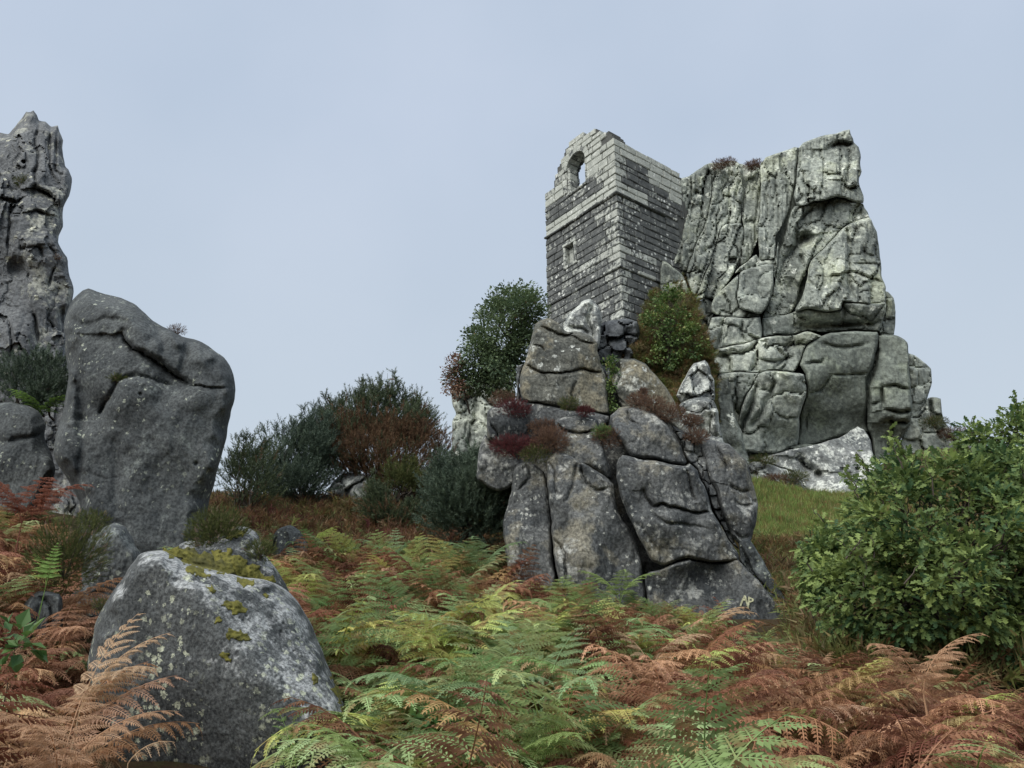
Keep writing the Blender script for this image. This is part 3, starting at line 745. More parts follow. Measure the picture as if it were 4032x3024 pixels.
tr([(1102, 700), (1150, 745), (1182, 790), (1196, 900), (1230, 990), (1256, 1056), (1300, 1180), (1345, 1290), (1300, 1250), (1246, 1140), (1216, 1080), (1194, 1000), (1144, 898), (1104, 850), (1060, 760), (1010, 670), (1050, 690)],
   11.8, R=24, dep=.3, seed=51, facet=(50, .1, .1))
tr([(1142, 722), (1180, 730), (1232, 740), (1302, 760), (1350, 805), (1392, 850), (1410, 900), (1422, 950), (1436, 1010), (1448, 1060), (1442, 1150), (1428, 1218), (1408, 1256), (1386, 1272), (1350, 1266), (1322, 1235), (1300, 1200), (1274, 1130),
    (1250, 1060), (1222, 990), (1198, 930), (1180, 860), (1160, 800)], 11.7, R=52, dep=.45, thick=.9, seed=52, key='T12', ctrl=[(1200, 760, .25), (1300, 860, .0), (1360, 1000, -.05), (1330, 1180, -.1), (1420, 1000, .2)],
   cracks=[([(1228, 742), (1260, 830), (1290, 900)], 7, .13), ([(1310, 960), (1370, 1000), (1430, 985)], 12, .14, .05), ([(1330, 1060), (1400, 1080), (1440, 1060)], 10, .1), ([(1320, 1200), (1380, 1230), (1425, 1215)], 9, .12)],
   pits=[(1432, 1052, 8, .12)])
tr([(960, 1390), (1040, 1354), (1100, 1340), (1200, 1360), (1290, 1356), (1346, 1340), (1400, 1400), (1460, 1470), (1530, 1550), (1640, 1640), (1700, 1730), (1500, 1800), (1000, 1760), (900, 1600), (880, 1420)], 11.15, R=30, dep=.25, seed=53, key='T10',
   ctrl=[(1100, 1350, -.15), (1200, 1390, .25), (1150, 1440, .5), (1280, 1430, .4), (1330, 1400, -.1), (1400, 1520, -.15), (1200, 1560, .05), (1000, 1500, .1), (1560, 1640, .0)])
tr([(1346, 1262), (1372, 1246), (1402, 1240), (1440, 1295), (1482, 1360), (1520, 1430), (1562, 1500), (1600, 1560), (1646, 1640), (1720, 1740), (1640, 1760), (1560, 1620), (1480, 1500), (1410, 1420), (1352, 1342)], 11.5, 'stand', R=24, dep=.25, seed=54,
   cracks=[([(1365, 1290), (1420, 1400), (1500, 1510)], 6, .14), ([(1370, 1340), (1440, 1450)], 6, .12)])
# initials painted on the foot of the tor
def painted(name, strokes, key, rad=0.011):
    V, Fq = [], []
    for s in strokes:
        P = catmull(np.array(s, float), 3, closed=False)
        W = pt(P[:, 0], P[:, 1], SURF[key](P[:, 0], P[:, 1]) - 0.012)
        tg = np.gradient(W, axis=0); tg /= np.linalg.norm(tg, axis=1)[:, None]
        a = np.cross(tg, [0, 1, 0]); a /= np.linalg.norm(a, axis=1)[:, None]
        o = len(V)
        for q, n in zip(W, a):
            r = rad * random.uniform(.7, 1.2)
            V += [q + n * r, q - n * r, q - n * r + np.array([0, .02, 0]), q + n * r + np.array([0, .02, 0])]
        for i in range(len(W) - 1):
            for j in range(4):
                Fq.append([o + i * 4 + j, o + i * 4 + (j + 1) % 4, o + i * 4 + 4 + (j + 1) % 4, o + i * 4 + 4 + j])
    return adopt(mesh_np(name, V, [np.array(Fq)], M['paint'], smooth=False), tor)
M['paint'] = plain_mat('pale_paint', (0.50, 0.50, 0.33), 0.8, 60, 0.3)
LC = (2700, 2200, .226)
painted('painted_letter', [crop(s, LC) for s in ([(955, 825), (975, 770), (1005, 700), (1035, 645)], [(1035, 645), (1055, 720), (1070, 780), (1078, 822)], [(985, 712), (1052, 716)])], 'T10')['label'] = 'pale painted letter A'
painted('painted_letter', [crop(s, LC) for s in ([(1100, 660), (1102, 740), (1092, 810), (1085, 865)], [(1108, 682), (1140, 690), (1172, 708), (1168, 735), (1110, 750)])], 'T10')['label'] = 'pale painted letter P'

# ------------------------------------------------------------------ left pinnacle and boulders
pin = rock('rock_pinnacle', crop([(-160, 330), (-120, 250), (-40, 200), (0, 185), (45, 196), (72, 160), (100, 120), (128, 88), (155, 60), (175, 66), (195, 55), (214, 76), (224, 106), (260, 110), (290, 140), (302, 152), (340, 145), (352, 178),
       (370, 222), (376, 280), (380, 330), (390, 386), (410, 400), (422, 450), (414, 520), (408, 562), (380, 630), (378, 690), (374, 735), (350, 790), (346, 832), (368, 880), (392, 930), (420, 1020), (428, 1100), (430, 1180), (412, 1240), (398, 1330),
       (400, 1460), (480, 1650), (560, 2000), (600, 2900), (-160, 2900)], C4), 13.6, M['tall'], None, step=5, R=52, dep=.8, thick=3.0, n1=.06, s1=1.3, n2=.02, s2=3.0, seed=61, jit=6, key='L1',
       flute=(230, 680, .13, .03, -.08), facet=(190, .09, .0), aniso=.6,
       ctrl=crop([(180, 90, .9), (300, 200, .7), (100, 300, .2), (260, 420, .1), (380, 480, .5), (60, 700, -.1), (280, 750, .1), (200, 850, -.35), (90, 1050, .2), (250, 1100, -.1), (380, 1100, .3), (100, 1400, -.2), (330, 1400, .3)], C4),
       cracks=[(crop(c[0], C4), *c[1:]) for c in [([(220, 120), (218, 250), (214, 400), (216, 520)], 5.6, 0.22), ([(215, 522), (262, 540), (300, 575), (345, 632)], 7.2, 0.28, .25), ([(212, 650), (250, 660), (290, 684)], 5.6, 0.21, .15),
               ([(160, 580), (100, 600), (68, 660), (50, 780), (40, 900)], 5.6, 0.17), ([(302, 160), (300, 280), (305, 390), (340, 470)], 5.6, 0.20), ([(345, 180), (336, 300), (335, 400), (380, 440)], 5.6, 0.17),
               ([(120, 850), (130, 880), (240, 870), (250, 940)], 4.8, 0.14), ([(280, 860), (310, 900), (330, 940)], 4, 0.14), ([(330, 970), (290, 1060), (280, 1110)], 4, 0.13), ([(160, 1000), (175, 1060)], 6.4, 0.14),
               ([(190, 1250), (210, 1300), (215, 1450)], 6.4, 0.21), ([(300, 1310), (330, 1370)], 5.6, 0.21), ([(360, 1220), (375, 1340), (350, 1420)], 8, 0.21), ([(40, 1300), (80, 1420), (60, 1560)], 5.6, 0.14)]],
       pits=[(*crop([(95, 985)], C4)[0], (36, 38), .18)])
tag(pin, 'tall craggy rock pinnacle rising out of frame on the left', 'rock pinnacle', 'granite outcrops')

S1 = [(284, 1182), (305, 1158), (325, 1142), (348, 1135), (380, 1145), (411, 1156), (477, 1176), (510, 1190), (537, 1205), (570, 1235), (597, 1262), (656, 1295), (700, 1315), (736, 1328), (780, 1342), (822, 1361), (855, 1385), (882, 1408), (905, 1440),
      (921, 1474), (926, 1520), (922, 1570), (910, 1625), (893, 1710), (871, 1792), (855, 1860), (832, 1938), (815, 2020), (803, 2085), (790, 2200), (724, 2300), (540, 2330), (330, 2300), (303, 2124), (313, 1987), (275, 1905), (254, 1870), (225, 1820), (212, 1780),
      (220, 1723), (245, 1625), (258, 1550), (269, 1478), (258, 1380), (252, 1290), (265, 1229)]
st = rock('standing_boulder', S1, 9.2, M['stand'], None, flat=False, step=4.5, R=120, dep=.85, thick=1.6, n1=.07, s1=.8, n2=.012, s2=7, seed=62, jit=3, key='S1', backR=1.2,
          ctrl=[(348, 1180, .5), (420, 1290, .2), (560, 1330, .12), (720, 1380, .2), (820, 1450, .15), (700, 1500, .12), (560, 1500, -.22), (480, 1560, -.2), (760, 1540, -.15), (640, 1700, -.1), (700, 1900, .1), (420, 1800, .0), (330, 1600, .1), (600, 2080, .1),
                (860, 1650, .1)],
          cracks=[([(395, 1660), (425, 1570), (475, 1505), (540, 1487), (620, 1500), (700, 1528)], 15, .08, -.13), ([(490, 1308), (520, 1372), (570, 1400), (650, 1441), (716, 1487), (760, 1520)], 12, .26, .16), ([(600, 1265), (640, 1340), (655, 1420)], 14, .10), ([(720, 1340), (735, 1400), (715, 1480)], 13, .10),
                  ([(430, 1566), (410, 1600), (395, 1630)], 8, .10), ([(270, 1250), (340, 1275), (420, 1262), (520, 1275)], 14, .07), ([(300, 1500), (320, 1700), (310, 1900)], 18, .10), ([(470, 1700), (450, 1900), (460, 2040)], 24, .07)],
          pits=[(552, 1551, 7, .05), (772, 1825, 9, .05)])
tag(st, 'huge smooth dark standing boulder with a folded overhanging crown', 'boulder', 'loose granite boulders')
single('round_boulder', [(-60, 260), (-40, 225), (0, 196), (40, 190), (84, 196), (150, 222), (186, 272), (184, 330), (222, 432), (200, 560), (150, 640), (0, 660), (-60, 640)], 10.6, 'stand', 'rounded grey boulder wedged left behind the standing boulder',
       'boulder', C5, 'loose granite boulders', step=5, R=90, dep=.5, thick=.8, n1=.06, n2=.012, s2=6, seed=63, cracks=[([(20, 340), (100, 330), (180, 300)], 9, .1)])
single('wedge_boulder', [(322, 920), (330, 870), (340, 800), (352, 742), (400, 700), (460, 672), (508, 690), (530, 730), (546, 772), (566, 806), (560, 900), (500, 1010), (440, 1100), (330, 1120), (260, 1060), (268, 995)], 7.2, 'stand',
       'small wedge-shaped boulder leaning between the two largest boulders', 'boulder', C5, 'loose granite boulders', step=5, R=90, dep=.35, thick=.5, n1=.05, n2=.012, s2=8, seed=64, key='S2', cracks=[([(290, 990), (360, 960), (440, 950)], 12, .06)])
single('low_boulder', [(92, 1010), (120, 975), (152, 950), (240, 960), (254, 1000), (246, 1130), (240, 1260), (120, 1280), (90, 1120)], 6.3, 'stand', 'low flat-topped boulder below the heather at the left edge', 'boulder', C5, 'loose granite boulders',
       step=5, R=36, dep=.22, thick=.4, n1=.05, n2=.02, s2=8, seed=65, cracks=[([(150, 960), (200, 1010), (190, 1150)], 6, .06)])
F1 = [(385, 1075), (410, 1020), (440, 968), (470, 925), (500, 888), (525, 845), (552, 808), (580, 792), (612, 785), (662, 786), (740, 828), (800, 846), (862, 862), (960, 886), (1062, 902), (1142, 932), (1200, 990), (1242, 1062), (1282, 1150), (1306, 1215),
      (1332, 1280), (1382, 1400), (1402, 1482), (1420, 1600), (1400, 1800), (1300, 2000), (1000, 2080), (560, 2060), (470, 1900), (440, 1700), (420, 1500), (380, 1380), (350, 1250)]
def boulder_planes(U, V_):
    """two worn faces meeting in a ridge that runs down from the top of the boulder"""
    x, y = U / .979, (V_ - 1400) / .979
    s_ = (x - 620) * .715 - (y - 790) * .70
    s_ = s_ + 26 * np.sin(y / 170.0)
    soft = lambda q: 0.5 * (q + np.sqrt(q * q + 45.0 ** 2))
    return .0021 * soft(s_) + .0006 * soft(-s_) - .25 + .00022 * (y - 1300) * (y < 1300) * -1
fb = rock('mossy_boulder', crop(F1, C5), 4.85, M['front'], None, flat=False, step=4.5, R=110, dep=.42, thick=.7, n1=.016, s1=.5, n2=.006, s2=14, seed=66, jit=3, key='F1', backR=1.3,
          fn=boulder_planes,
          pits=[(*crop([q], C5)[0], 5, .02) for q in ((965, 1055), (975, 1065), (990, 1048), (1130, 1110), (1140, 1080), (1215, 1135), (1230, 1100), (1180, 1190))])
tag(fb, 'big grey foreground boulder with yellow moss along its top', 'boulder', 'loose granite boulders')
single('moss_capped_boulder', [(700, 790), (724, 762), (770, 742), (830, 748), (900, 705), (930, 696), (982, 690), (1020, 705), (1042, 730), (1066, 800), (1100, 850), (1150, 915), (1170, 990), (1100, 1020), (900, 980), (740, 880)], 6.0, 'front',
       'moss-capped boulder tucked behind the big foreground boulder', 'boulder', C5, 'loose granite boulders', step=4.5, R=80, dep=.4, thick=.5, n1=.05, s1=.5, n2=.01, s2=10, seed=67, key='S5', ctrl=[(820, 780, .1), (980, 700, .15), (1060, 850, .1), (900, 860, -.15)])
single('half_buried_rock', [(1100, 720), (1130, 690), (1170, 684), (1210, 705), (1240, 760), (1240, 900), (1090, 900)], 11.0, 'stand', 'small grey rock half buried in bracken beyond the mossy boulders', 'rock', C5, 'loose granite boulders',
       step=4.5, R=40, dep=.2, thick=.3, n1=.04, seed=68)

def mound(name, poly, key, off, mat, parent, fuzz=0.012, step=4.0, c=C5):
    """a cushion lying on a rock's surface"""
    P = catmull(crop(poly, c), 8)
    Pj = np.stack([P[:, 0] / 14, P[:, 1] / 14, P[:, 0] * 0], -1)
    P = P + 12 * np.stack([fbm(Pj, 4, 19, .7), fbm(Pj, 4, 29, .7)], -1)
    u0, v0 = P.min(0) - 6
    U, Vv = np.meshgrid(np.arange(u0, P[:, 0].max() + 6, step), np.arange(v0, P[:, 1].max() + 6, step))
    d, bx, by = seg_dist(U, Vv, P)
    ins = inside(U, Vv, P)
    cell = ins[:-1, :-1] | ins[1:, :-1] | ins[:-1, 1:] | ins[1:, 1:]
    use = np.zeros(U.shape, bool)
    for a in (slice(None, -1), slice(1, None)):
        for b in (slice(None, -1), slice(1, None)): use[a, b] |= cell
    e = use & ~ins
    U = np.where(e, bx, U); Vv = np.where(e, by, Vv)
    D = SURF[key](U, Vv)
    h = off * np.sqrt(np.clip(np.where(ins, d, 0) / 22, 0, 1))
    W = pt(U, Vv, D)
    h = h * (1 + 0.5 * fbm(W * 16, 3, 5)) + fuzz * fbm(W * 60, 2, 8) * ins
    D = D - np.where(e, -0.03, np.maximum(h, 0.004))
    idx = -np.ones(U.shape, int); idx[use] = np.arange(use.sum())
    j, i = np.nonzero(cell)
    Q = np.stack([idx[j, i], idx[j + 1, i], idx[j + 1, i + 1], idx[j, i + 1]], -1)
    ob = mesh_np(name, pt(U, Vv, D)[use], [Q], M[mat])
    if parent: ob.parent = parent
    return ob

for q in ([(640, 790), (665, 774), (720, 770), (790, 782), (850, 806), (900, 826), (945, 860), (942, 884), (880, 878), (800, 850), (730, 822), (680, 800)],
          [(752, 850), (780, 838), (820, 862), (866, 905), (848, 908), (790, 888), (762, 870)], [(940, 900), (970, 890), (1020, 905), (1024, 924), (990, 928), (955, 915)],
          [(884, 1000), (910, 984), (950, 990), (985, 1015), (984, 1034), (940, 1040), (900, 1024)], [(905, 1130), (930, 1100), (980, 1096), (1004, 1120), (1000, 1146), (950, 1150)],
          [(880, 1205), (905, 1190), (930, 1200), (925, 1228), (895, 1232)], [(1250, 1300), (1268, 1288), (1284, 1302), (1276, 1320), (1256, 1318)], [(865, 1050), (890, 1045), (896, 1070), (872, 1080)],
          [(820, 932), (850, 928), (880, 944), (865, 956), (835, 950)], [(1050, 962), (1072, 958), (1086, 972), (1066, 980)],
          [(1322, 1290), (1345, 1300), (1372, 1360), (1396, 1440), (1398, 1475), (1374, 1430), (1350, 1370)]):
    mound('moss', q, 'F1', 0.013, 'moss', fb)
s5 = bpy.data.objects['moss_capped_boulder']
for q in ([(880, 770), (940, 800), (1000, 830), (1060, 870), (1110, 905), (1060, 925), (980, 905), (900, 870), (840, 830)], [(900, 706), (940, 698), (990, 698), (1000, 715), (960, 735), (915, 740)]):
    mound('moss', q, 'S5', 0.035, 'moss', s5)

# ------------------------------------------------------------------ the ruined chapel (local x runs along the side wall, local y along the end wall)
k = NT('ashlar')
oi = k.n('ShaderNodeObjectInfo')
sc_ = k.n('ShaderNodeSeparateColor'); k.l(oi.outputs['Color'], sc_.inputs[0])
pale = sc_.outputs[0]
p = k.pos()
off = k.n('ShaderNodeVectorMath', operation='ADD')
mul = k.math('MULTIPLY', oi.outputs['Random'], 40.0)
k.l(p, off.inputs[0]); k.l(mul, off.inputs[1])
pv = off.outputs[0]
nn = k.noise(pv, 3.5, 6, 0.65)
base = k.mix(k.ramp(nn, 0.35, 0.65), (0.066, 0.071, 0.072), (0.135, 0.141, 0.137))
bl = k.mix(k.ramp(nn, 0.35, 0.65), (0.31, 0.325, 0.295), (0.42, 0.435, 0.395))
m1 = k.noise(pv, 7.0, 7, 0.7)
blot = k.math('MULTIPLY', k.math('SUBTRACT', k.noise(k.pos(off=(4, 9, 2)), 1.3, 5, 0.65), 0.5), 1.1)
fac = k.ramp(k.math('ADD', k.math('ADD', k.math('MULTIPLY', k.math('SUBTRACT', m1, 0.5), 1.7), pale), blot), 0.42, 0.62)
col = k.mix(fac, base, bl)
vo = k.voro(p, 7.5)
vs_ = k.n('ShaderNodeSeparateColor'); k.l(vo.outputs['Color'], vs_.inputs[0])
wob = k.noise(p, 30, 3, 0.6)
rad = k.ramp(vs_.outputs[0], 0.66, 1.0, 0.0, 0.6)
dst = k.math('ADD', vo.outputs['Distance'], k.math('MULTIPLY', k.math('SUBTRACT', wob, 0.5), 1.1))
spot = k.math('MULTIPLY', k.ramp(k.math('SUBTRACT', rad, dst), 0.0, 0.08), k.ramp(k.noise(p, 0.9, 3), 0.40, 0.55))
col = k.mix(spot, col, (0.60, 0.62, 0.57))
gr = k.noise(p, 40, 4, 0.7)
col = k.mix(0.35, col, k.mix(k.ramp(gr, 0.35, 0.65), (0.3, 0.3, 0.3), (1.2, 1.2, 1.18)), 'OVERLAY')
M['ashlar'] = k.done(col, 0.92, k.bump(gr, 0.5, 0.02, k.bump(m1, 0.5, 0.05)), 0.2)
M['mortar'] = plain_mat('mortar', (0.098, 0.101, 0.095), 0.95, 9, 0.3, 0.5)

chapel = empty('ruined_chapel', (4.13, 26.0, 13.4), math.radians(37))
tag(chapel, 'roofless stone chapel ruin with arched window built against the crag', 'chapel')
Z0 = 13.4

def stone_mesh(name, lo, hi, bev=0.028, jit=0.014):
    """a squared block with worn, slightly crooked edges; lo / hi are opposite corners"""
    lo, hi = np.array(lo, float), np.array(hi, float)
    c, h = (lo + hi) / 2, (hi - lo) / 2
    b = min(bev, h.min() * 0.6)
    V = []
    for sx in (-1, 1):
        for sy in (-1, 1):
            for sz in (-1, 1):
                j = np.array([random.uniform(-jit, jit) for _ in range(3)])
                s = np.array([sx, sy, sz])
                for ax in range(3):
                    q = s * h - s * b * (np.arange(3) != ax) * random.uniform(.5, 1.5)
                    V.append(c + q + j)
    i = lambda sx, sy, sz, ax: (((sx > 0) * 2 + (sy > 0)) * 2 + (sz > 0)) * 3 + ax
    F4, F3 = [], []
    for ax in range(3):
        o1, o2 = [(1, 2), (2, 0), (0, 1)][ax]
        for s in (-1, 1):
            ring = []
            for a, b2 in ((-1, -1), (1, -1), (1, 1), (-1, 1)):
                t = [0, 0, 0]; t[ax] = s; t[o1] = a; t[o2] = b2
                ring.append(i(*t, ax))
            F4.append(ring if s > 0 else ring[::-1])
        for a in (-1, 1):
            for b2 in (-1, 1):
                t1 = [0, 0, 0]; t1[ax] = -1; t1[o1] = a; t1[o2] = b2
                t2 = list(t1); t2[ax] = 1
                q = [i(*t1, o1), i(*t2, o1), i(*t2, o2), i(*t1, o2)]
                F4.append(q if a * b2 < 0 else q[::-1])
    for sx in (-1, 1):
        for sy in (-1, 1):
            for sz in (-1, 1):
                t = [i(sx, sy, sz, a) for a in range(3)]
                F3.append(t if sx * sy * sz > 0 else t[::-1])
    return np.array(V), F4, F3

def stone(parent, lo, hi, pale, name='stone', bev=0.028, jit=0.014):
    V, F4, F3 = stone_mesh(name, lo, hi, bev, jit)
    V[:, 2] -= Z0
    o = mesh_np(name, V, [np.array(F4), np.array(F3)], M['ashlar'], parent, smooth=False)
    o.color = (pale, pale, pale, 1)
    return o

GAB = np.array([(-0.1, 21.78), (.03, 21.9), (.14, 22.12), (.35, 22.38), (.71, 22.42), (.82, 22.65), (1.01, 22.93), (1.6, 23.0), (1.82, 23.17), (2.4, 23.17), (3.04, 23.05), (3.06, 22.83), (3.29, 22.57), (3.57, 22.42), (3.59, 22.18), (3.78, 21.89), (3.8, 21.47), (4.0, 21.42), (4.5, 21.42)])
gab = lambda a: np.interp(a, GAB[:, 0], GAB[:, 1])
A_C, A_R, A_SPR, A_SILL = 2.30, 0.60, 21.78, 20.60
def in_arch(a, z, grow=0.0):
    if z < A_SILL - grow or abs(a - A_C) > A_R + grow: return False
    return z < A_SPR or (a - A_C) ** 2 + (z - A_SPR) ** 2 < (A_R + grow) ** 2
def in_niche(a, z, grow=0.0): return 2.56 - grow < a < 3.14 + grow and 17.26 - grow < z < 18.1 + grow
base_z = lambda a: 13.5 + 0.36 * a
THK = 0.78

def wall_core(name, n0, z0, n1, z1, keep, along, t0=0.05, t1=THK - .05, c=0.08, parent=None):
    """mortared rubble core of a wall, closed on every side"""
    A = np.arange(n0, n1 + 1e-6, c); Zs = np.arange(z0, z1 + 1e-6, c)
    K = np.array([[keep((A[i] + A[i + 1]) / 2, (Zs[j] + Zs[j + 1]) / 2) for j in range(len(Zs) - 1)] for i in range(len(A) - 1)])
    V, ids, Fq = [], {}, []
    def v(i, j, s):
        if (i, j, s) not in ids:
            ids[(i, j, s)] = len(V)
            t = t1 if s else t0
            V.append((A[i], t, Zs[j] - Z0) if along == 'x' else (t, A[i], Zs[j] - Z0))
        return ids[(i, j, s)]
    for i in range(K.shape[0]):
        for j in range(K.shape[1]):
            if not K[i, j]: continue
            Fq.append([v(i, j, 0), v(i + 1, j, 0), v(i + 1, j + 1, 0), v(i, j + 1, 0)])
            Fq.append([v(i, j, 1), v(i, j + 1, 1), v(i + 1, j + 1, 1), v(i + 1, j, 1)])
            for di, dj, e in ((-1, 0, ((i, j), (i, j + 1))), (1, 0, ((i + 1, j), (i + 1, j + 1))), (0, -1, ((i, j), (i + 1, j))), (0, 1, ((i, j + 1), (i + 1, j + 1)))):
                ii, jj = i + di, j + dj
                if not (0 <= ii < K.shape[0] and 0 <= jj < K.shape[1]) or not K[ii, jj]:
                    (a, b), (c2, d) = e
                    Fq.append([v(a, b, 0), v(a, b, 1), v(c2, d, 1), v(c2, d, 0)])
    o = mesh_np(name, V, [np.array(Fq)], M['mortar'], parent, smooth=False)
    return o

end_wall = wall_core('end_wall', 0.05, 13.0, 4.38, 23.4, lambda a, z: z < gab(a) - 0.10 and not in_arch(a, z, .03) and not in_niche(a, z, .0), 'y', parent=chapel)
side_wall = wall_core('side_wall', 0.06, 13.0, 4.4, 21.6, lambda a, z: True, 'x', parent=chapel)
niche_back = stone(chapel, (0.30, 2.4, 17.1), (0.42, 3.3, 18.25), 0.45, 'niche_back')
back_wall = wall_core('far_wall', 0.8, 13.0, 4.4, 18.0, lambda a, z: True, 'x', t0=3.7, t1=4.38, c=0.4, parent=chapel)

LEV = [13.40, 13.75, 14.07, 14.42, 14.76, 15.10, 15.45, 15.78, 15.95, 16.22, 16.52, 16.84, 17.16, 17.46, 17.78, 18.10, 18.42, 18.74, 19.05, 19.17, 19.46, 19.74, 20.04, 20.40, 20.66, 21.06, 21.42, 21.75, 22.05, 22.33, 22.62, 22.90, 23.20]
R_ = random.Random(5)
GAP = 0.012
def pale_end(a, z):
    if z > 20.62: p = 0.95 if R_.random() < .75 else 0.6
    elif z > 20.04: p = 0.62 if a < 1.0 else R_.choice((0.2, 0.38, 0.45, 0.5))
    elif z > 19.74: p = 0.75 if a < .9 else R_.choice((0.12, 0.25, 0.3))
    elif z > 19.17: p = 0.92
    elif z > 15.9:
        p = R_.choice((0.22, 0.28, 0.32, 0.36, 0.44))
        if a < 1.0: p += 0.14
        if 16.5 < z < 16.85: p += .18
        if 16.9 < z < 17.2 and a < 2.2: p += .1
        if a > 3: p -= .06
    else: p = R_.choice((0.2, 0.27, 0.34, 0.4)) + (0.1 if a < 1.3 else 0)
    return p
def pale_side(b, z):
    if z > 21.05 or (z > 20.35 and b > 1.6) or (z > 20.1 and b > 3.0): return R_.choice((0.75, .9, .95))
    if 19.17 < z < 19.75 and b < 1.4: return .8
    if z > 19.17: return R_.choice((0.05, 0.12, 0.3, 0.4)) if b < 1 else R_.choice((0.0, 0.1, 0.25, 0.5))
    if 18.7 < z < 19.05 and b < 1.2: return .6
    if 16.5 < z < 16.85 and b < 1.3: return .62
    if 15.75 < z < 15.98 and b < 1.1: return .7
    return R_.choice((0.0, 0.03, 0.08, 0.14, 0.2))

for ci in range(len(LEV) - 1):
    z0, z1 = LEV[ci] + GAP, LEV[ci + 1] - GAP
    zm = (z0 + z1) / 2
    is_string = LEV[ci] in (19.05, 15.78)
    proud = 0.10 if LEV[ci] == 19.05 else 0.06 if is_string else 0.0
    # quoin shared by both faces
    la, lb = (0.70, 0.34) if ci % 2 else (0.40, 0.66)
    if is_string: la, lb = 0.9, 0.9
    if gab(la * .5) > z1 - .1 and zm < 21.8:
        stone(end_wall, (-proud, -proud, z0), (lb, la, z1), max(pale_end(0.2, zm), .45), 'quoin' if not is_string else 'string_course')
    # end wall
    a = la + GAP * 2
    while a < 4.40:
        w = R_.uniform(0.42, 0.98) if not is_string else R_.uniform(.7, 1.0)
        if z0 > 21.7: w *= 0.72
        a1 = min(a + w, 4.42)
        if 4.42 - a1 < 0.22: a1 = 4.42
        am = (a + a1) / 2
        top = min(gab(a + .05), gab(a1 - .05), gab(am))
        zt = z1
        ok = top > z0 + 0.12 and z1 > base_z(a1) - .4
        if z1 > top: zt = min(z1, top + R_.uniform(-.02, .05))
        segs = [(a, a1)]
        if in_arch(am, zm) or in_arch(a + .03, zm) or in_arch(a1 - .03, zm) or in_arch(am, z1 - .03):
            hw = A_R + .03 if zm < A_SPR else math.sqrt(max((A_R + .22) ** 2 - (max(z0 - A_SPR, 0)) ** 2, 0))
            segs = [(a, min(a1, A_C - hw)), (max(a, A_C + hw), a1)]
        if in_niche(am, zm, .1) or in_niche(a + .03, zm, .1) or in_niche(a1 - .03, zm, .1):
            segs = [(a, min(a1, 2.45)), (max(a, 3.25), a1)]
        if ok:
            for s0, s1 in segs:
                if s1 - s0 < 0.08: continue
                x = -proud - R_.uniform(0, .018)
                dep = 0.26 if zm < 20.6 else (THK if z1 > top - .35 or abs(am - A_C) < 1.2 else .3)
                stone(end_wall, (x, s0 + GAP, z0), (dep, s1 - GAP, zt), pale_end(am, zm), 'string_course' if is_string else 'stone')
        a = a1
    # side wall
    if zm < 21.76:
        b = lb + GAP * 2
        bmax = 3.95 if zm > 19.5 else 3.6
        while b < bmax:
            w = R_.uniform(0.5, 1.0) if not is_string else R_.uniform(.8, 1.1)
            b1 = b + w
            if b1 > bmax - .2: b1 = bmax + R_.uniform(-.1, .1)
            if is_string and b > 2.0: break
            if zm > 13.2 + 0.9 * b + 0.6 * max(b - 2, 0):
                stone(side_wall, (b + GAP, -proud - R_.uniform(0, .018), z0), (b1 - GAP, .26 if zm < 21 else THK, z1), pale_side(b, zm), 'string_course' if is_string else 'stone')
            b = b1
# arch ring and jambs, sill, niche frame
nv_ = 9
for q in range(nv_):
    t0, t1 = math.pi * q / nv_ + .012, math.pi * (q + 1) / nv_ - .012
    V = []
    for x in (-0.03, THK * .72):
        for t, r in ((t0, A_R), (t1, A_R), (t1, A_R + .27 + R_.uniform(-.04, .05)), (t0, A_R + .27 + R_.uniform(-.04, .05))):
            V.append((x, A_C + r * math.cos(t), A_SPR + r * math.sin(t) - Z0))
    Fq = [[0, 1, 2, 3], [7, 6, 5, 4], [0, 4, 5, 1], [1, 5, 6, 2], [2, 6, 7, 3], [3, 7, 4, 0]]
    o = mesh_np('arch_stone', V, [np.array(Fq)], M['ashlar'], end_wall, smooth=False)
    o.color = (R_.choice((.7, .85, .55)),) * 3 + (1,)
for y0, y1 in ((A_C - A_R, A_C - A_R + .09), (A_C + A_R - .16, A_C + A_R)):
    zz = A_SILL + .02
    while zz < A_SPR + .1:
        z2 = min(zz + R_.uniform(.26, .42), A_SPR + .14)
        stone(end_wall, (.02, y0, zz), (THK * .62, y1, z2 - .015), R_.choice((.5, .7, .85)), 'jamb_stone')
        zz = z2
for y0, y1 in ((1.62, 2.25), (2.27, 2.98)):
    stone(end_wall, (-.03, y0, A_SILL - .13), (THK, y1, A_SILL), .6, 'sill_stone')
for lo, hi in (((-.02, 2.45, 17.2), (.3, 2.58, 18.12)), ((-.02, 3.12, 17.2), (.3, 3.25, 18.12)), ((-.02, 2.43, 18.12), (.3, 3.27, 18.26)), ((-.03, 2.43, 17.06), (.3, 3.27, 17.2))):
    stone(end_wall, (lo[0] - .03, lo[1], lo[2]), hi, .5, 'niche_frame')
for lo, hi in (((.2, 2.86, 17.22), (.29, 3.12, 18.1)), ((.2, 2.58, 17.85), (.29, 2.86, 18.1))):
    stone(end_wall, lo, hi, .5, 'niche_panel')
slit = mesh_np('window_slit', [(.285, 2.60, 17.22 - Z0), (.285, 2.86, 17.22 - Z0), (.285, 2.86, 17.86 - Z0), (.285, 2.60, 17.86 - Z0), (.299, 2.60, 17.22 - Z0), (.299, 2.86, 17.22 - Z0), (.299, 2.86, 17.86 - Z0), (.299, 2.60, 17.86 - Z0)],
               [np.array([[0, 3, 2, 1], [4, 5, 6, 7], [0, 1, 5, 4], [1, 2, 6, 5], [2, 3, 7, 6], [3, 0, 4, 7]])], plain_mat('slit_shade', (.02, .02, .02)), end_wall, smooth=False)  # solid near-black panel: shade inside the slit put into its colour

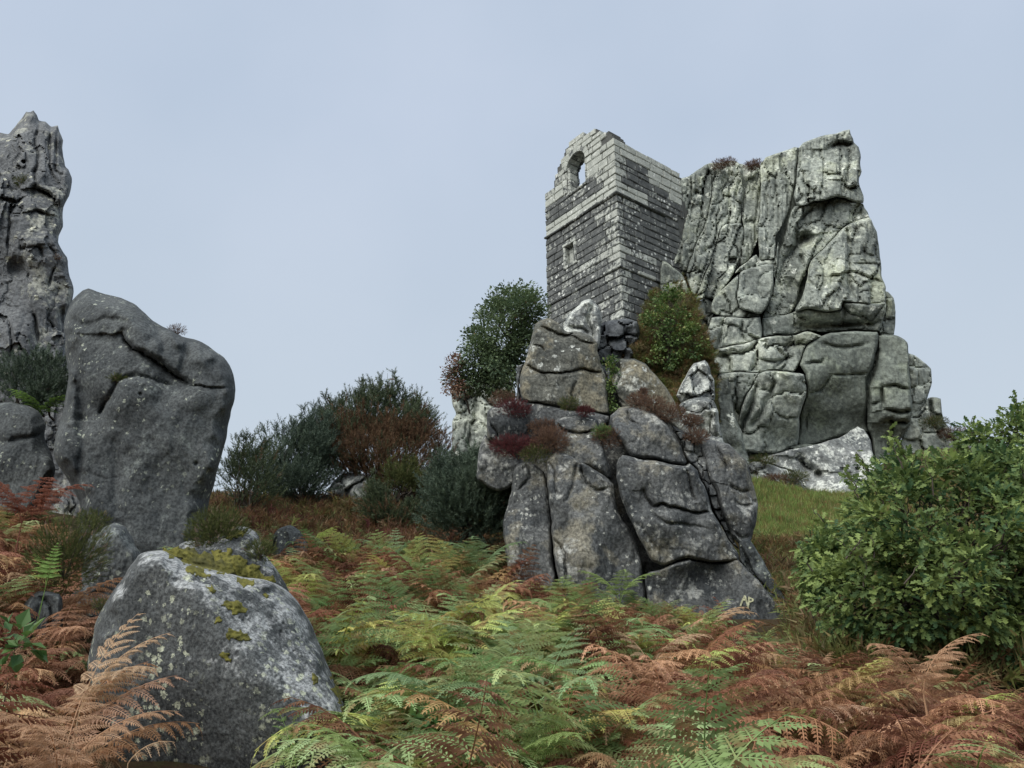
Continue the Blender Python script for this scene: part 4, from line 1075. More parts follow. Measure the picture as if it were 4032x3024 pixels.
# ------------------------------------------------------------------ plants: shared builders
def rotmats(fwd, up):
    """frames whose x axis is fwd and whose z axis leans towards up"""
    f = fwd / (np.linalg.norm(fwd, axis=-1, keepdims=True) + 1e-9)
    s = np.cross(up, f); s /= (np.linalg.norm(s, axis=-1, keepdims=True) + 1e-9)
    n = np.cross(f, s)
    return np.stack([f, s, n], -1)

def scatter_mesh(name, tpl, pos, R, scl, mat, parent=None, tint=None, smooth=False):
    """copies of a small template (a leaf, a sprig) gathered into one part"""
    TV, TF = tpl
    n, m = len(pos), len(TV)
    V = np.einsum('nij,mj->nmi', R, TV) * np.asarray(scl).reshape(-1, 1, 1) + pos[:, None, :]
    Fs = [(np.asarray(f)[None] + (np.arange(n) * m)[:, None, None]).reshape(-1, np.asarray(f).shape[1]) for f in TF]
    tint = rng.random(n) if tint is None else tint
    ob = mesh_np(name, V.reshape(-1, 3), Fs, mat, None, smooth=smooth, attr={'tint': np.repeat(tint, m)})
    if parent: adopt(ob, parent)
    return ob

def oak_leaf():
    E_ = [(0, .02), (.2, .2), (.32, .07), (.5, .30), (.6, .11), (.78, .25), (.88, .12), (1, .0)]
    V = []
    for x, w in E_:
        z = -0.18 * x * x
        V += [(x, 0, z), (x, w, z + .25 * w), (x, -w, z + .25 * w)]
    F_ = []
    for i in range(len(E_) - 1):
        a, b = i * 3, i * 3 + 3
        F_ += [(a, b, b + 1, a + 1), (a, a + 2, b + 2, b)]
    return np.array(V), [np.array(F_)]

def small_leaf(w=.32):
    V = [(0, 0, 0), (.5, w, .08), (1, 0, -.1), (.5, -w, .08)]
    return np.array(V, float), [np.array([(0, 1, 2), (0, 2, 3)])]

def sprig(n=16, spread=.34, w=.035, seed=1, tip=True):
    """a spiny or needled shoot along +x: stem plus stiff narrow blades"""
    r = random.Random(seed)
    V, T = [], []
    def blade(a, b, wd):
        a, b = np.array(a), np.array(b)
        d = b - a
        s = np.cross(d, [r.uniform(-1, 1), r.uniform(-1, 1), r.uniform(-1, 1)]); s = s / (np.linalg.norm(s) + 1e-9) * wd
        o = len(V)
        V.extend([a + s, a - s, b]); T.append((o, o + 1, o + 2))
    blade((0, 0, 0), (1, 0, 0), w * .9)
    for i in range(n):
        t = .12 + .85 * i / n
        an = i * 2.4 + r.uniform(-.4, .4)
        L = spread * (1.1 - .55 * t) * r.uniform(.7, 1.2)
        blade((t, 0, 0), (t + L * .75, L * math.cos(an) * .75, L * math.sin(an) * .75), w)
    return np.array(V), [np.array(T)]

def tube_path(pts, r0, r1, sides=5):
    P = np.array(pts, float)
    n = len(P)
    tg = np.gradient(P, axis=0); tg /= np.linalg.norm(tg, axis=1)[:, None] + 1e-9
    ref = np.array([0.3, 0.9, 0.2])
    a = np.cross(tg, ref); a /= np.linalg.norm(a, axis=1)[:, None] + 1e-9
    b = np.cross(tg, a)
    th = np.arange(sides) * 2 * math.pi / sides
    r = np.linspace(r0, r1, n)[:, None, None]
    V = P[:, None] + r * (a[:, None] * np.cos(th)[None, :, None] + b[:, None] * np.sin(th)[None, :, None])
    i = np.arange(n - 1)[:, None] * sides; j = np.arange(sides)[None]; j2 = (j + 1) % sides
    F_ = np.stack([i + j, i + j2, i + sides + j2, i + sides + j], -1).reshape(-1, 4)
    return V.reshape(-1, 3), F_

def tubes(name, paths, mat, parent=None, sides=5):
    V, F_, o = [], [], 0
    for pts, r0, r1 in paths:
        v, f = tube_path(pts, r0, r1, sides)
        V.append(v); F_.append(f + o); o += len(v)
    ob = mesh_np(name, np.concatenate(V), [np.concatenate(F_)], mat)
    if parent: adopt(ob, parent)
    return ob

def wander(a, b, n, amp):
    a, b = np.array(a, float), np.array(b, float)
    t = np.linspace(0, 1, n)[:, None]
    w = rng.normal(0, amp, (n, 3)); w[0] = 0; w[-1] = 0
    return a + (b - a) * t + w * np.sin(t * math.pi)

def in_poly_points(poly, n, margin=0):
    P = np.asarray(poly, float)
    lo, hi = P.min(0), P.max(0)
    out = np.zeros((0, 2))
    while len(out) < n:
        q = lo + rng.random((n * 2, 2)) * (hi - lo)
        out = np.concatenate([out, q[inside(q[:, 0], q[:, 1], P)]])
    return out[:n]

def crown_clusters(poly, D, depth, n):
    """cluster centres filling a crown whose outline is known and whose depth is that of a rounded body"""
    q = in_poly_points(poly, n)
    d, _, _ = seg_dist(q[:, 0], q[:, 1], np.asarray(poly, float))
    half = depth * np.sqrt(np.clip(d / (d.max() + 1e-6), 0.03, 1))
    half = half * np.clip(.75 + .7 * fbm(np.c_[q / (np.ptp(np.asarray(poly)[:, 0]) * .16), np.zeros(n)], 2, 71), .2, 1.5)
    s = rng.random(n)
    off_ = np.where(s < .62, -half * (0.75 + .25 * rng.random(n)), half * (rng.random(n) * 2 - 1))
    return pt(q[:, 0], q[:, 1], D + off_), off_ / depth

LEAF_OAK, LEAF_S, SPRIGS = oak_leaf(), small_leaf(), [sprig(seed=i) for i in range(3)]
M['oak'] = leaf_mat('oak_leaf', (0.052, 0.105, 0.045), (0.27, 0.345, 0.105), (0.50, 0.38, 0.11), .28, .55, .22, .972)
M['tree'] = leaf_mat('tree_leaf', (0.070, 0.11, 0.060), (0.16, 0.215, 0.10), (0.28, 0.16, 0.10), .2, .55, .3, .97)
M['tree_red'] = leaf_mat('turning_leaf', (0.18, 0.08, 0.07), (0.27, 0.17, 0.10), None, .2, .55, .3)
M['gorse'] = leaf_mat('gorse_green', (0.040, 0.060, 0.034), (0.115, 0.145, 0.070), (0.17, 0.105, 0.06), .1, .6, .25, .86)
M['gorse_blue'] = leaf_mat('gorse_bluegreen', (0.045, 0.070, 0.050), (0.115, 0.155, 0.105), None, .1, .6, .25)
M['gorse_dead'] = leaf_mat('gorse_dead', (0.075, 0.046, 0.030), (0.20, 0.12, 0.065), (0.085, 0.10, 0.055), .1, .8, .15, .76)
M['heather'] = leaf_mat('heather_brown', (0.10, 0.058, 0.045), (0.22, 0.135, 0.085), None, .1, .8, .15)
M['heather_red'] = leaf_mat('heather_red', (0.07, 0.024, 0.028), (0.15, 0.045, 0.045), None, .1, .8, .15)
M['heather_green'] = leaf_mat('heather_green', (0.045, 0.062, 0.022), (0.15, 0.16, 0.055), (0.30, 0.22, 0.16), .1, .8, .15, .9)
M['ivy'] = leaf_mat('ivy_leaf', (0.060, 0.115, 0.040), (0.19, 0.27, 0.075), (0.26, 0.19, 0.07), .2, .5, .35, .95)
M['scrub'] = leaf_mat('scrub_leaf', (0.09, 0.105, 0.045), (0.20, 0.19, 0.085), (0.24, 0.17, 0.10), .2, .6, .25, .9)
M['bramble'] = leaf_mat('bramble_leaf', (0.05, 0.12, 0.035), (0.13, 0.22, 0.06), None, .25, .5, .35)

def leafy(name, poly, D, depth, ncl, per, rad, size, tpl, mat, base, label, cat, group=None, trunk=.06, shoots=(), extra=None, up=.5, limb_n=26):
    """a tree or leafy bush: trunk, branches and a crown of single leaves"""
    t = empty(name, tuple(base))
    tag(t, label, cat, group)
    C, rel = crown_clusters(poly, D, depth, ncl)
    cen = C.mean(0)
    paths = []
    fork = np.array(base) + (cen - np.array(base)) * np.array([.35, .35, .55])
    adopt(tubes('trunk', [(wander(base - np.array([0, 0, .3]), fork, 6, trunk * .8), trunk, trunk * .6)], M['bark'], sides=7), t)
    pick = rng.choice(len(C), min(limb_n, len(C)), replace=False)
    for i in pick:
        paths.append((wander(fork, C[i], 7, .06 * np.linalg.norm(C[i] - fork)), trunk * .42, trunk * .08))
    for i in rng.choice(len(C), min(limb_n * 3, len(C)), replace=False):
        j = pick[np.argmin(np.linalg.norm(C[pick] - C[i], axis=1))]
        if i != j: paths.append((wander(fork + (C[j] - fork) * .7, C[i], 5, .03), trunk * .16, trunk * .05))
    pos, fwd, upv, tin = [], [], [], []
    for c, rl in zip(C, rel):
        k_ = int(per * rng.uniform(.6, 1.4))
        d = rng.normal(0, 1, (k_, 3)); d /= np.linalg.norm(d, axis=1)[:, None]
        d[:, 2] = d[:, 2] * .8 + .15
        pos.append(c + d * rad * rng.random((k_, 1)) ** .5 * np.array([1, 1, .75]))
        o = (c - cen); o /= np.linalg.norm(o) + 1e-6
        fwd.append(d + o * .5 + rng.normal(0, .35, (k_, 3)) + np.array([0, 0, -.1]))
        upv.append(rng.normal(0, .45, (k_, 3)) + np.array([0, -.25, up + .5]))
        ct = np.clip(rng.normal(.48, .3), 0, .9)
        tin.append(np.clip(ct + rng.normal(0, .2, k_), 0, .96) + (rng.random(k_) < .012) * .1)
    for (a, b, m_) in shoots:          # leafy shoots standing clear of the crown
        p0, p1 = np.array(a), np.array(b)
        path = wander(p0, p1, 6, .02)
        paths.append((path, .008, .003))
        tt = rng.random(m_) ** .8
        q = p0 + (p1 - p0) * tt[:, None]
        pos.append(q + rng.normal(0, .012, (m_, 3)))
        f = rng.normal(0, .8, (m_, 3)) + (p1 - p0) / np.linalg.norm(p1 - p0) * .7
        fwd.append(f); upv.append(rng.normal(0, .4, (m_, 3)) + np.array([0, -.3, .9])); tin.append(np.clip(rng.normal(.6, .2, m_), 0, .96))
    pos, fwd, upv, tin = map(np.concatenate, (pos, fwd, upv, tin))
    adopt(tubes('branches', paths, M['bark'], sides=4), t)['kind'] = 'stuff'
    scatter_mesh('crown', tpl, pos, rotmats(fwd, upv), size * rng.uniform(.65, 1.25, len(pos)), M[mat], t, tin)
    if extra: extra(t, C)
    return t

def spiny(name, poly, D, depth, n, size, mat, base, label, cat='gorse bush', group='gorse bushes', wood='bark', tpl=None, up=.75, stems=14, bare=()):
    """gorse: woody stems and a mass of stiff spiny shoots that point up and outwards"""
    t = empty(name, tuple(base))
    tag(t, label, cat, group)
    n = int(n * 1.6); ncl = max(20, n // 30)
    C, rel = crown_clusters(poly, D, depth, ncl)
    cen = np.array(base) + np.array([0, 0, .1])
    pos, fwd, ti, ww = [], [], [], []
    for c in C:
        k_ = n // ncl
        d = rng.normal(0, 1, (k_, 3)); d /= np.linalg.norm(d, axis=1)[:, None]
        r_ = rng.uniform(.5, 1.1) * (size * 1.6) * rng.random((k_, 1)) ** .5
        p_ = c + d * r_ * 1.4
        o = c - cen; o /= np.linalg.norm(o) + 1e-6
        pos.append(p_); fwd.append(d * .7 + o * .45 + np.array([0, 0, up]) + rng.normal(0, .25, (k_, 3)))
        ct = rng.normal(.45, .22)
        ti.append(np.clip(ct + rng.normal(0, .18, k_), 0, 1))
    high = np.argsort(C[:, 2])[-max(6, len(C) // 4):]
    for i in rng.choice(high, min(26, len(high)), replace=False):       # ragged leaders above the mass
        k_ = int(rng.integers(14, 30)); tt = rng.random((k_, 1))
        e = np.array([rng.normal(0, .12), rng.normal(0, .12), rng.uniform(.2, .6)]) * (size / .18)
        pos.append(C[i] + e * tt + rng.normal(0, .05, (k_, 3)) * (1.2 - tt)); fwd.append(rng.normal(0, .45, (k_, 3)) + e / np.linalg.norm(e))
        ti.append(np.clip(rng.normal(.4, .25, k_), 0, 1))
    pos, fwd, ti = map(np.concatenate, (pos, fwd, ti))
    R = rotmats(fwd, rng.normal(0, 1, fwd.shape))
    tubes('stems', [(wander(np.array(base) + rng.normal(0, .15, 3) * [1, 1, .2] - [0, 0, .2], c, 6, .08), .022, .006) for c in C[rng.choice(len(C), min(stems, len(C)), replace=False)]]
          + [(wander(a, b, 7, .05), .014, .003) for a, b in bare], M[wood], t, 4)
    scatter_mesh('spines', tpl or SPRIGS[rng.integers(3)], pos, R, size * rng.uniform(.6, 1.3, len(pos)), M[mat], t, ti)
    return t

def tuft(name, centre, rad, n, size, mat, label, cat='heather', group='heather tufts on the rocks', flat=.6, up=.8):
    c = np.array(centre, float)
    t = empty(name, tuple(c))
    tag(t, label, cat, group)
    n = int(n * 3.4); size = size * .46
    d = rng.normal(0, 1, (n, 3)); d /= np.linalg.norm(d, axis=1)[:, None]
    r_ = rad * rng.random((n, 1)) ** .5
    pos = c + d * r_ * np.array([1, .7, flat]) + np.array([0, 0, rad * flat * .3])
    fwd = d * 1.2 + np.array([0, -.1, up * .8]) + rng.normal(0, .45, (n, 3))
    scatter_mesh('foliage', SPRIGS[rng.integers(3)], pos, rotmats(fwd, rng.normal(0, 1, (n, 3))), size * rng.uniform(.6, 1.3, n), M[mat], t, np.clip(rng.normal(.45, .3, n), 0, 1))
    tubes('stems', [(wander(c - [0, 0, rad * .3], pos[i], 4, .01), .006, .002) for i in rng.choice(n, min(12, n), replace=False)], M['bark'], t, 3)
    return t

def full(poly, s=4032 / 2212): return [(x * s, y * s) for x, y in poly]
CT = (1750, 1080, .4822)      # sighting of the tree beside the chapel
CO = (3300, 1500, .4219)

# ------------------------------------------------------------------ trees and bushes
leafy('scrub_tree', crop([(440, 130), (480, 95), (500, 120), (520, 160), (570, 100), (630, 95), (690, 120), (740, 170), (790, 230), (800, 330), (720, 420), (700, 560), (650, 760), (620, 900), (560, 980), (420, 1000), (300, 960), (180, 950), (90, 960),
      (60, 880), (110, 760), (170, 620), (210, 500), (300, 400), (310, 290), (390, 240)], CT), 21.0, 1.5, 260, 62, .36, .10, LEAF_S, 'tree', pt(2010, 1600, 21.3), 'dark round-headed tree growing beside the chapel wall', 'tree', 'trees and bushes', .11, limb_n=40)
leafy('turning_tree', crop([(10, 900), (60, 690), (120, 700), (130, 820), (170, 960), (120, 1010), (30, 1010)], CT), 20.6, .5, 30, 32, .26, .075, LEAF_S, 'tree_red', pt(1850, 1590, 21), 'thin reddish bush hanging at the edge of the dark tree', 'bush', 'trees and bushes', .03, limb_n=16)
leafy('ivy_bush', crop([(880, 130), (940, 50), (1000, -20), (1060, 10), (1080, 90), (1140, 180), (1180, 280), (1150, 330), (1060, 320), (1020, 410), (970, 340), (900, 350), (930, 240)], C3), 24.3, .4, 75, 34, .26, .105, small_leaf(.42), 'ivy', pt(2640, 1420, 24.4),
      'green ivy-covered bush on the bank between chapel and crag', 'bush', 'trees and bushes', .05)
leafy('brown_scrub', crop([(860, 200), (900, 80), (960, -20), (1030, -60), (1080, -20), (1130, 160), (1170, 300), (1100, 400), (1040, 440), (960, 400), (880, 330), (850, 280)], C3), 25.0, .4, 70, 36, .30, .07, LEAF_S, 'scrub', pt(2620, 1400, 25),
      'brownish dry scrub surrounding the ivy bush on the bank', 'scrub', 'trees and bushes', .04)
leafy('ivy_creeper', crop([(690, 340), (730, 330), (730, 450), (720, 590), (690, 600), (700, 480), (690, 400)], C3), 12.75, .10, 26, 26, .10, .06, LEAF_S, 'ivy', pt(2405, 1620, 12.8), 'green ivy creeper in the cleft at the top of the tor', 'ivy', 'trees and bushes', .02, limb_n=8)
oak_poly = full([(1880, 1010), (1925, 985), (1990, 985), (2050, 960), (2110, 985), (2212, 960), (2330, 1000), (2330, 1560), (2150, 1500), (2000, 1460), (1880, 1420), (1790, 1350), (1735, 1290), (1765, 1225), (1830, 1185), (1835, 1120), (1865, 1060)])
def shoot(u0, v0, u1, v1, D, m_): return (pt(u0, v0, D), pt(u1, v1, D), m_)
leafy('oak_bush', oak_poly, 7.9, 1.0, 470, 30, .165, .092, LEAF_OAK, 'oak', pt(3650, 2560, 8.2), 'broad spreading oak bush in front of the crag foot', 'oak bush', 'trees and bushes', .07,
      [shoot(3560, 1800, 3500, 1690, 7.6, 16), shoot(3600, 1850, 3540, 1740, 7.6, 18), shoot(3720, 1900, 3760, 1780, 7.8, 14), shoot(3380, 1960, 3330, 1860, 7.4, 14), shoot(3480, 1990, 3430, 1900, 7.4, 14), shoot(3250, 2080, 3200, 2000, 7.4, 12),
       shoot(3200, 2250, 3150, 2150, 7.0, 12), shoot(3330, 2200, 3400, 2110, 6.9, 12), shoot(3560, 2300, 3650, 2200, 6.9, 12)] + [shoot(a, b, a + rng.normal(-15, 40), b - rng.uniform(70, 170), rng.uniform(7.0, 8.2), 13) for a, b in zip(rng.uniform(3350, 4050, 34), rng.uniform(1840, 2350, 34))], limb_n=60)
leafy('tall_oak_bush', full([(2080, 930), (2130, 930), (2170, 905), (2230, 880), (2330, 860), (2330, 1100), (2200, 1090), (2100, 1030)]), 9.6, .8, 220, 26, .2, .095, LEAF_OAK, 'oak', pt(4100, 2300, 9.8),
      'taller oak bush at the right edge behind the spreading one', 'oak bush', 'trees and bushes', .07, [shoot(3830, 1720, 3830, 1640, 9.4, 12), shoot(4000, 1640, 4000, 1560, 9.4, 16), shoot(4010, 1700, 3985, 1620, 9.4, 12)])
leafy('low_oak_bush', full([(1735, 1200), (1755, 1170), (1785, 1145), (1815, 1160), (1810, 1260), (1770, 1310), (1745, 1290), (1735, 1240)]), 9.3, .4, 110, 24, .15, .085, LEAF_OAK, 'oak', pt(3200, 2380, 9.4),
      'low oak regrowth below the grass beside the tor', 'oak bush', 'trees and bushes', .03)
leafy('bramble_patch', full([(0, 1365), (40, 1350), (70, 1375), (60, 1415), (0, 1430)]), 3.4, .1, 10, 5, .07, .075, small_leaf(.36), 'bramble', pt(60, 2560, 3.5), 'few bright green bramble leaves at the left edge', 'bramble', 'trees and bushes', .003, limb_n=6)
leafy('bramble_clump', crop([(560, 1080), (640, 1060), (680, 1110), (640, 1150), (570, 1140)], (1200, 2000, .7686)), 4.4, .1, 10, 5, .06, .07, small_leaf(.36), 'bramble', pt(1660, 2870, 4.5), 'green bramble leaves low among the central ferns', 'bramble', 'trees and bushes', .006, limb_n=6)

spiny('gorse_bush', crop([(570, 800), (580, 750), (640, 720), (710, 690), (780, 660), (850, 650), (930, 640), (1020, 650), (1060, 690), (1110, 690), (1180, 760), (1180, 800), (1100, 900), (900, 900), (700, 900), (600, 900)], C6), 17.6, .8, 2600, .2, 'gorse', pt(1450, 1950, 17.6),
      'dark green gorse crest above the dead brown gorse', bare=[(pt(*crop([(a, 690)], C6)[0], 17.6), pt(*crop([(b, c)], C6)[0], 17.6)) for a, b, c in ((780, 730, 590), (800, 805, 560), (850, 840, 600), (910, 905, 560), (930, 935, 510), (960, 955, 570), (640, 610, 660), (620, 590, 640), (830, 780, 600))])
leafy('leggy_shrub', crop([(725, 640), (800, 560), (860, 600), (900, 570), (935, 520), (960, 580), (960, 660), (740, 680), (600, 720), (600, 660), (640, 690)], C6), 17.6, .15, 30, 10, .1, .05, LEAF_S, 'tree', pt(1480, 1900, 17.7), 'thin leafy shoots standing above the gorse crest', 'shrub',
      'trees and bushes', .012, limb_n=24)
spiny('gorse_bush', crop([(250, 1060), (270, 960), (330, 900), (420, 870), (470, 840), (520, 800), (600, 800), (620, 900), (600, 1000), (600, 1180), (440, 1200), (260, 1190)], C6), 16.4, .7, 1900, .2, 'gorse_blue', pt(1150, 2000, 16.4), 'grey-green gorse bush left of the dead brown gorse')
spiny('gorse_bush', crop([(70, 1040), (90, 960), (150, 950), (190, 980), (240, 930), (270, 1010), (290, 1200), (180, 1220), (60, 1200)], C6), 14.6, .3, 420, .2, 'gorse', pt(980, 1990, 14.6), 'thin young gorse next to the standing boulder',
      bare=[(pt(*crop([(a, 1080)], C6)[0], 14.6), pt(*crop([(b, 940)], C6)[0], 14.6)) for a, b in ((100, 75), (120, 95), (130, 140), (90, 65))])
spiny('dead_gorse_bush', crop([(530, 960), (540, 860), (620, 830), (700, 790), (800, 790), (870, 770), (960, 770), (1050, 790), (1140, 790), (1220, 830), (1260, 900), (1230, 960), (1210, 1050), (1240, 1200), (1100, 1260), (980, 1260), (880, 1200), (840, 1080), (760, 1060), (660, 1070), (590, 1080)], C6),
      16.9, .7, 4200, .17, 'gorse_dead', pt(1520, 1960, 17), 'large dead rust-brown gorse bush on the skyline', wood='dead_wood', stems=40,
      bare=[(pt(*crop([(1150, 1050)], C6)[0], 16.8), pt(*crop([q], C6)[0], 16.7)) for q in ((1280, 900), (1300, 960), (1260, 880), (1320, 1000), (1240, 860), (1310, 930))])
spiny('gorse_bush', crop([(1170, 1150), (1230, 1080), (1300, 1060), (1350, 1020), (1440, 1010), (1530, 1020), (1600, 1010), (1600, 1160), (1590, 1300), (1540, 1380), (1400, 1370), (1250, 1340), (1190, 1270)], C6), 13.4, .6, 2600, .19, 'gorse_blue', pt(1850, 2080, 13.6), 'blue-green gorse bush at the left foot of the tor')
spiny('gorse_bush', crop([(930, 1080), (1000, 1050), (1090, 1060), (1120, 1100), (1060, 1130), (960, 1120)], C6), 15.6, .25, 420, .14, 'heather_green', pt(1600, 1930, 15.7), 'small bright green gorse under the dead bush')
spiny('gorse_bush', crop([(820, 1180), (860, 1150), (920, 1180), (1000, 1260), (1160, 1240), (1180, 1340), (1000, 1360), (850, 1340), (800, 1280)], C6), 15.2, .35, 1100, .15, 'gorse', pt(1550, 2050, 15.3), 'dark gorse in the hollow below the dead bush')
spiny('gorse_bush', full([(0, 800), (40, 795), (80, 800), (130, 785), (148, 800), (140, 860), (90, 880), (0, 870)]), 11.6, .3, 800, .15, 'gorse_blue', pt(120, 1580, 11.8), 'blue-green gorse behind the rounded boulder at the left')

# heather and dry tufts sitting on the rocks
def on(u, v, key, off=.03, c=C3):
    (a, b), = crop([(u, v)], c)
    return pt(a, b, float(SURF[key](a, b)) - off)
tuft('heather', on(215, 600, 'T2'), .30, 300, .13, 'heather_red', 'dark crimson heather cushion on the left shoulder of the tor', flat=.5)
tuft('heather', on(165, 555, 'T2', -.2), .26, 160, .12, 'heather', 'brown heather behind the crimson cushion on the tor')
tuft('heather', on(370, 700, 'T2'), .26, 260, .12, 'heather', 'brown heather clump in the middle ledge of the tor', flat=.6)
tuft('heather', pt(*crop([(225, 790)], C3)[0], 11.9), .40, 420, .13, 'heather_red', 'wide crimson heather mat in the hollow of the tor', flat=.42)
tuft('heather', pt(*crop([(405, 765)], C3)[0], 11.7), .30, 300, .14, 'heather', 'pinkish brown heather beside the crimson mat on the tor', flat=.7)
tuft('heather', pt(*crop([(330, 830)], C3)[0], 11.7), .24, 220, .11, 'heather_green', 'olive heather drooping under the tor hollow')
for u_, v_, D_, r_, m_, lb_ in ((845, 555, 11.95, .2, 'heather', 'brown heather at the top of the cleft between leaning slabs'), (920, 580, 11.8, .24, 'heather', 'second heather clump down the cleft between leaning slabs'), (1010, 620, 11.75, .24, 'heather', 'third heather clump down the cleft between leaning slabs'),
                               (1115, 660, 12.0, .18, 'heather', 'brown heather below the heather cleft beside the white rocks'), (1140, 735, 11.8, .2, 'heather', 'lowest heather clump of the cleft above the hanging slab'), (870, 505, 12.3, .08, 'heather', 'tiny heather sprig on the leaning upper slab'),
                               (500, 572, 12.0, .18, 'heather_green', 'mossy green tuft under the top boulder of the tor'), (580, 605, 11.9, .14, 'heather_red', 'small dark red tuft under the top boulder of the tor'), (665, 710, 11.7, .16, 'ivy', 'bright green moss tuft beside the dry grass in the tor cleft'),
                               (700, 745, 11.75, .26, 'heather', 'dry straw-brown tuft hanging in the central tor cleft')):
    tuft('heather' if 'heather' in lb_ else 'dry_tuft', pt(*crop([(u_, v_)], C3)[0], D_), r_, int(900 * r_), .11, m_, lb_, 'heather' if 'heather' in lb_ else 'tuft')
tuft('heather', on(1050, 1370, 'S1', .0, C4), .13, 90, .08, 'heather', 'small dry heather on top of the standing boulder')
tuft('heather', on(137, 485, 'L1', .02, C4), .2, 130, .12, 'heather_green', 'olive tuft growing from a crack high on the pinnacle', 'tuft')
tuft('heather', on(335, 930, 'L1', .02, C4), .09, 40, .08, 'heather', 'tiny brown tuft on the right face of the pinnacle', 'tuft')
tuft('grass_tuft', on(475, 100, 'S1', .03, C5), .1, 60, .14, 'heather_green', 'little green grass tuft on the standing boulder', 'tuft', flat=.3)
tuft('heather', on(870, 740, 'S5', .05, C5), .24, 520, .10, 'heather_green', 'dark green heather bush between the two mossy boulders', up=1.1, flat=.8)
tuft('heather', on(1045, 800, 'S5', .05, C5), .13, 160, .08, 'heather_green', 'small green heather right of the moss-capped boulder', up=1.0)
tuft('heather', pt(*crop([(265, 850)], C5)[0], 6.6), .34, 620, .12, 'heather_green', 'upright flowering heather left of the wedge boulder', flat=1.0, up=1.3)
tuft('heather', pt(*crop([(370, 675)], C5)[0], 7.6), .16, 160, .09, 'heather_green', 'dark heather above the wedge boulder', up=1.0)
tuft('heather', pt(*crop([(405, 1010)], C5)[0], 6.0), .07, 70, .06, 'heather_green', 'tiny heather below the wedge boulder')
for (u_, v_), lb_ in zip(((315, 225), (350, 215), (450, 232), (470, 225)), ('left', 'second', 'third', 'right')):
    tuft('heather', pt(*crop([(u_, v_)], C2)[0], 28.2), .34, 120, .22, 'heather', {'left': 'dry heather on the crag top nearest the chapel', 'second': 'dry heather beside it on the crag top, second from the chapel', 'third': 'dry heather in the notch left of the crag tower', 'right': 'dry heather touching the crag tower edge'}[lb_])
for u_, v_, D_, r_, m_, lb_ in ((560, 1600, 23.6, .4, 'heather', 'brown grass tuft on the lichened rocks at the crag foot'), (500, 1520, 24, .5, 'heather_green', 'green turf tuft at the left end of the crag foot'), (640, 1590, 23.6, .5, 'heather_green', 'turf ledge tuft below the pale crag slab'),
                               (1340, 1400, 26.6, .6, 'heather', 'dark heather on the right shoulder of the crag'), (1250, 1350, 26.4, .5, 'heather_green', 'olive turf on the right shoulder ledge of the crag')):
    tuft('dry_tuft', pt(*crop([(u_, v_)], C2)[0], D_), r_, int(420 * r_), .2, m_, lb_, 'tuft', flat=.4)

# ------------------------------------------------------------------ bracken
def pinna(L, n, w, droop, curl, r, side_len=.30):
    """one feathery leaf branch along +x: midrib with two rows of narrow leaflets; z up"""
    V, Q, S = [], [], []
    t = np.linspace(0, 1, n + 1)
    ax = np.stack([L * (t - .12 * droop * t ** 2), np.zeros(n + 1), -L * droop * t ** 2], -1)
    def quad(a, b, c, d, s):
        o = len(V); V.extend([a, b, c, d]); Q.append((o, o + 1, o + 2, o + 3)); S.extend([s] * 4)
    rw = .0028 + .004 * L
    for i in range(0, n, 2):
        a, b = ax[i], ax[min(i + 2, n)]
        quad(a + [0, rw, 0], a - [0, rw, 0], b - [0, rw * .6, 0], b + [0, rw * .6, 0], .9)
    for i in range(1, n + 1):
        tt = t[i]
        pl = L * side_len * (1 - tt) ** .75 * (.55 + .45 * min(1, tt * 6)) + .008
        d = ax[i] - ax[i - 1]; d = d / (np.linalg.norm(d) + 1e-9)
        for sd in (-1, 1):
            k_ = pl * r.uniform(.8, 1.15)
            cu = curl * r.uniform(.6, 1.3)
            o = ax[i]
            dirv = np.array([.35, sd * .95, 0]) * k_
            mid = o + dirv * .5 + np.array([0, 0, -.10 * cu * k_]) + d * 0
            tip = o + dirv * (1 - .25 * cu) + np.array([.12 * k_ * cu, 0, -.60 * cu * k_])
            wv = d * w * (.7 + .5 * (1 - tt))
            quad(o, mid + wv, tip, mid - wv, r.uniform(.25, .85))
    return np.array(V), np.array(Q), np.array(S)

def frond_parts(r, L=.75, stalk=.35, pairs=8, droop=.35, curl=.5, arch=.8, n=14, pw=.0055, lean=.25, pl=.42, twist=.0):
    """stalk path and the pinnae (mesh, frame, origin) of one frond that rises along z and arches towards +y"""
    m_ = 26
    ang = np.linspace(lean, lean + arch, m_)
    step_ = (L + stalk) / m_
    P = [np.zeros(3)]
    for a in ang: P.append(P[-1] + step_ * np.array([0, math.sin(a), math.cos(a)]))
    P = np.array(P)
    out = []
    s0 = stalk / (L + stalk)
    for i in range(pairs + 1):
        t = s0 + (1 - s0) * (i / (pairs + .4)) ** .9
        f = t * m_; j = min(int(f), m_ - 1)
        o = P[j] + (P[j + 1] - P[j]) * (f - j)
        tg = P[j + 1] - P[j]; tg /= np.linalg.norm(tg)
        q = (t - s0) / (1 - s0)
        ln = pl * L * (1 - q) ** .7 * (.85 + .15 * min(1, q * 5)) + .03
        for sd in (-1, 1):
            if i == pairs and sd == 1: continue
            fw = np.array([sd * math.cos(.30 + .5 * q), 0, 0]) + tg * math.sin(.30 + .5 * q) + np.array([0, 0, r.uniform(-.12, .10)])
            if i == pairs: fw = tg + np.array([0, 0, -.2]); ln = max(ln, .10)
            up_ = np.cross(np.array([1.0, 0, 0]), tg)
            if up_[2] < 0: up_ = -up_
            up_ = up_ * .8 + np.array([0, 0, .5])
            nn_ = max(5, int(n * (ln / (pl * L)) ** .6))
            out.append((pinna(ln * r.uniform(.88, 1.1), nn_, pw * (.75 + .5 * ln / (pl * L)), droop * r.uniform(.6, 1.4), curl, r), rotmats(fw[None], up_[None])[0], o))
    return P, out

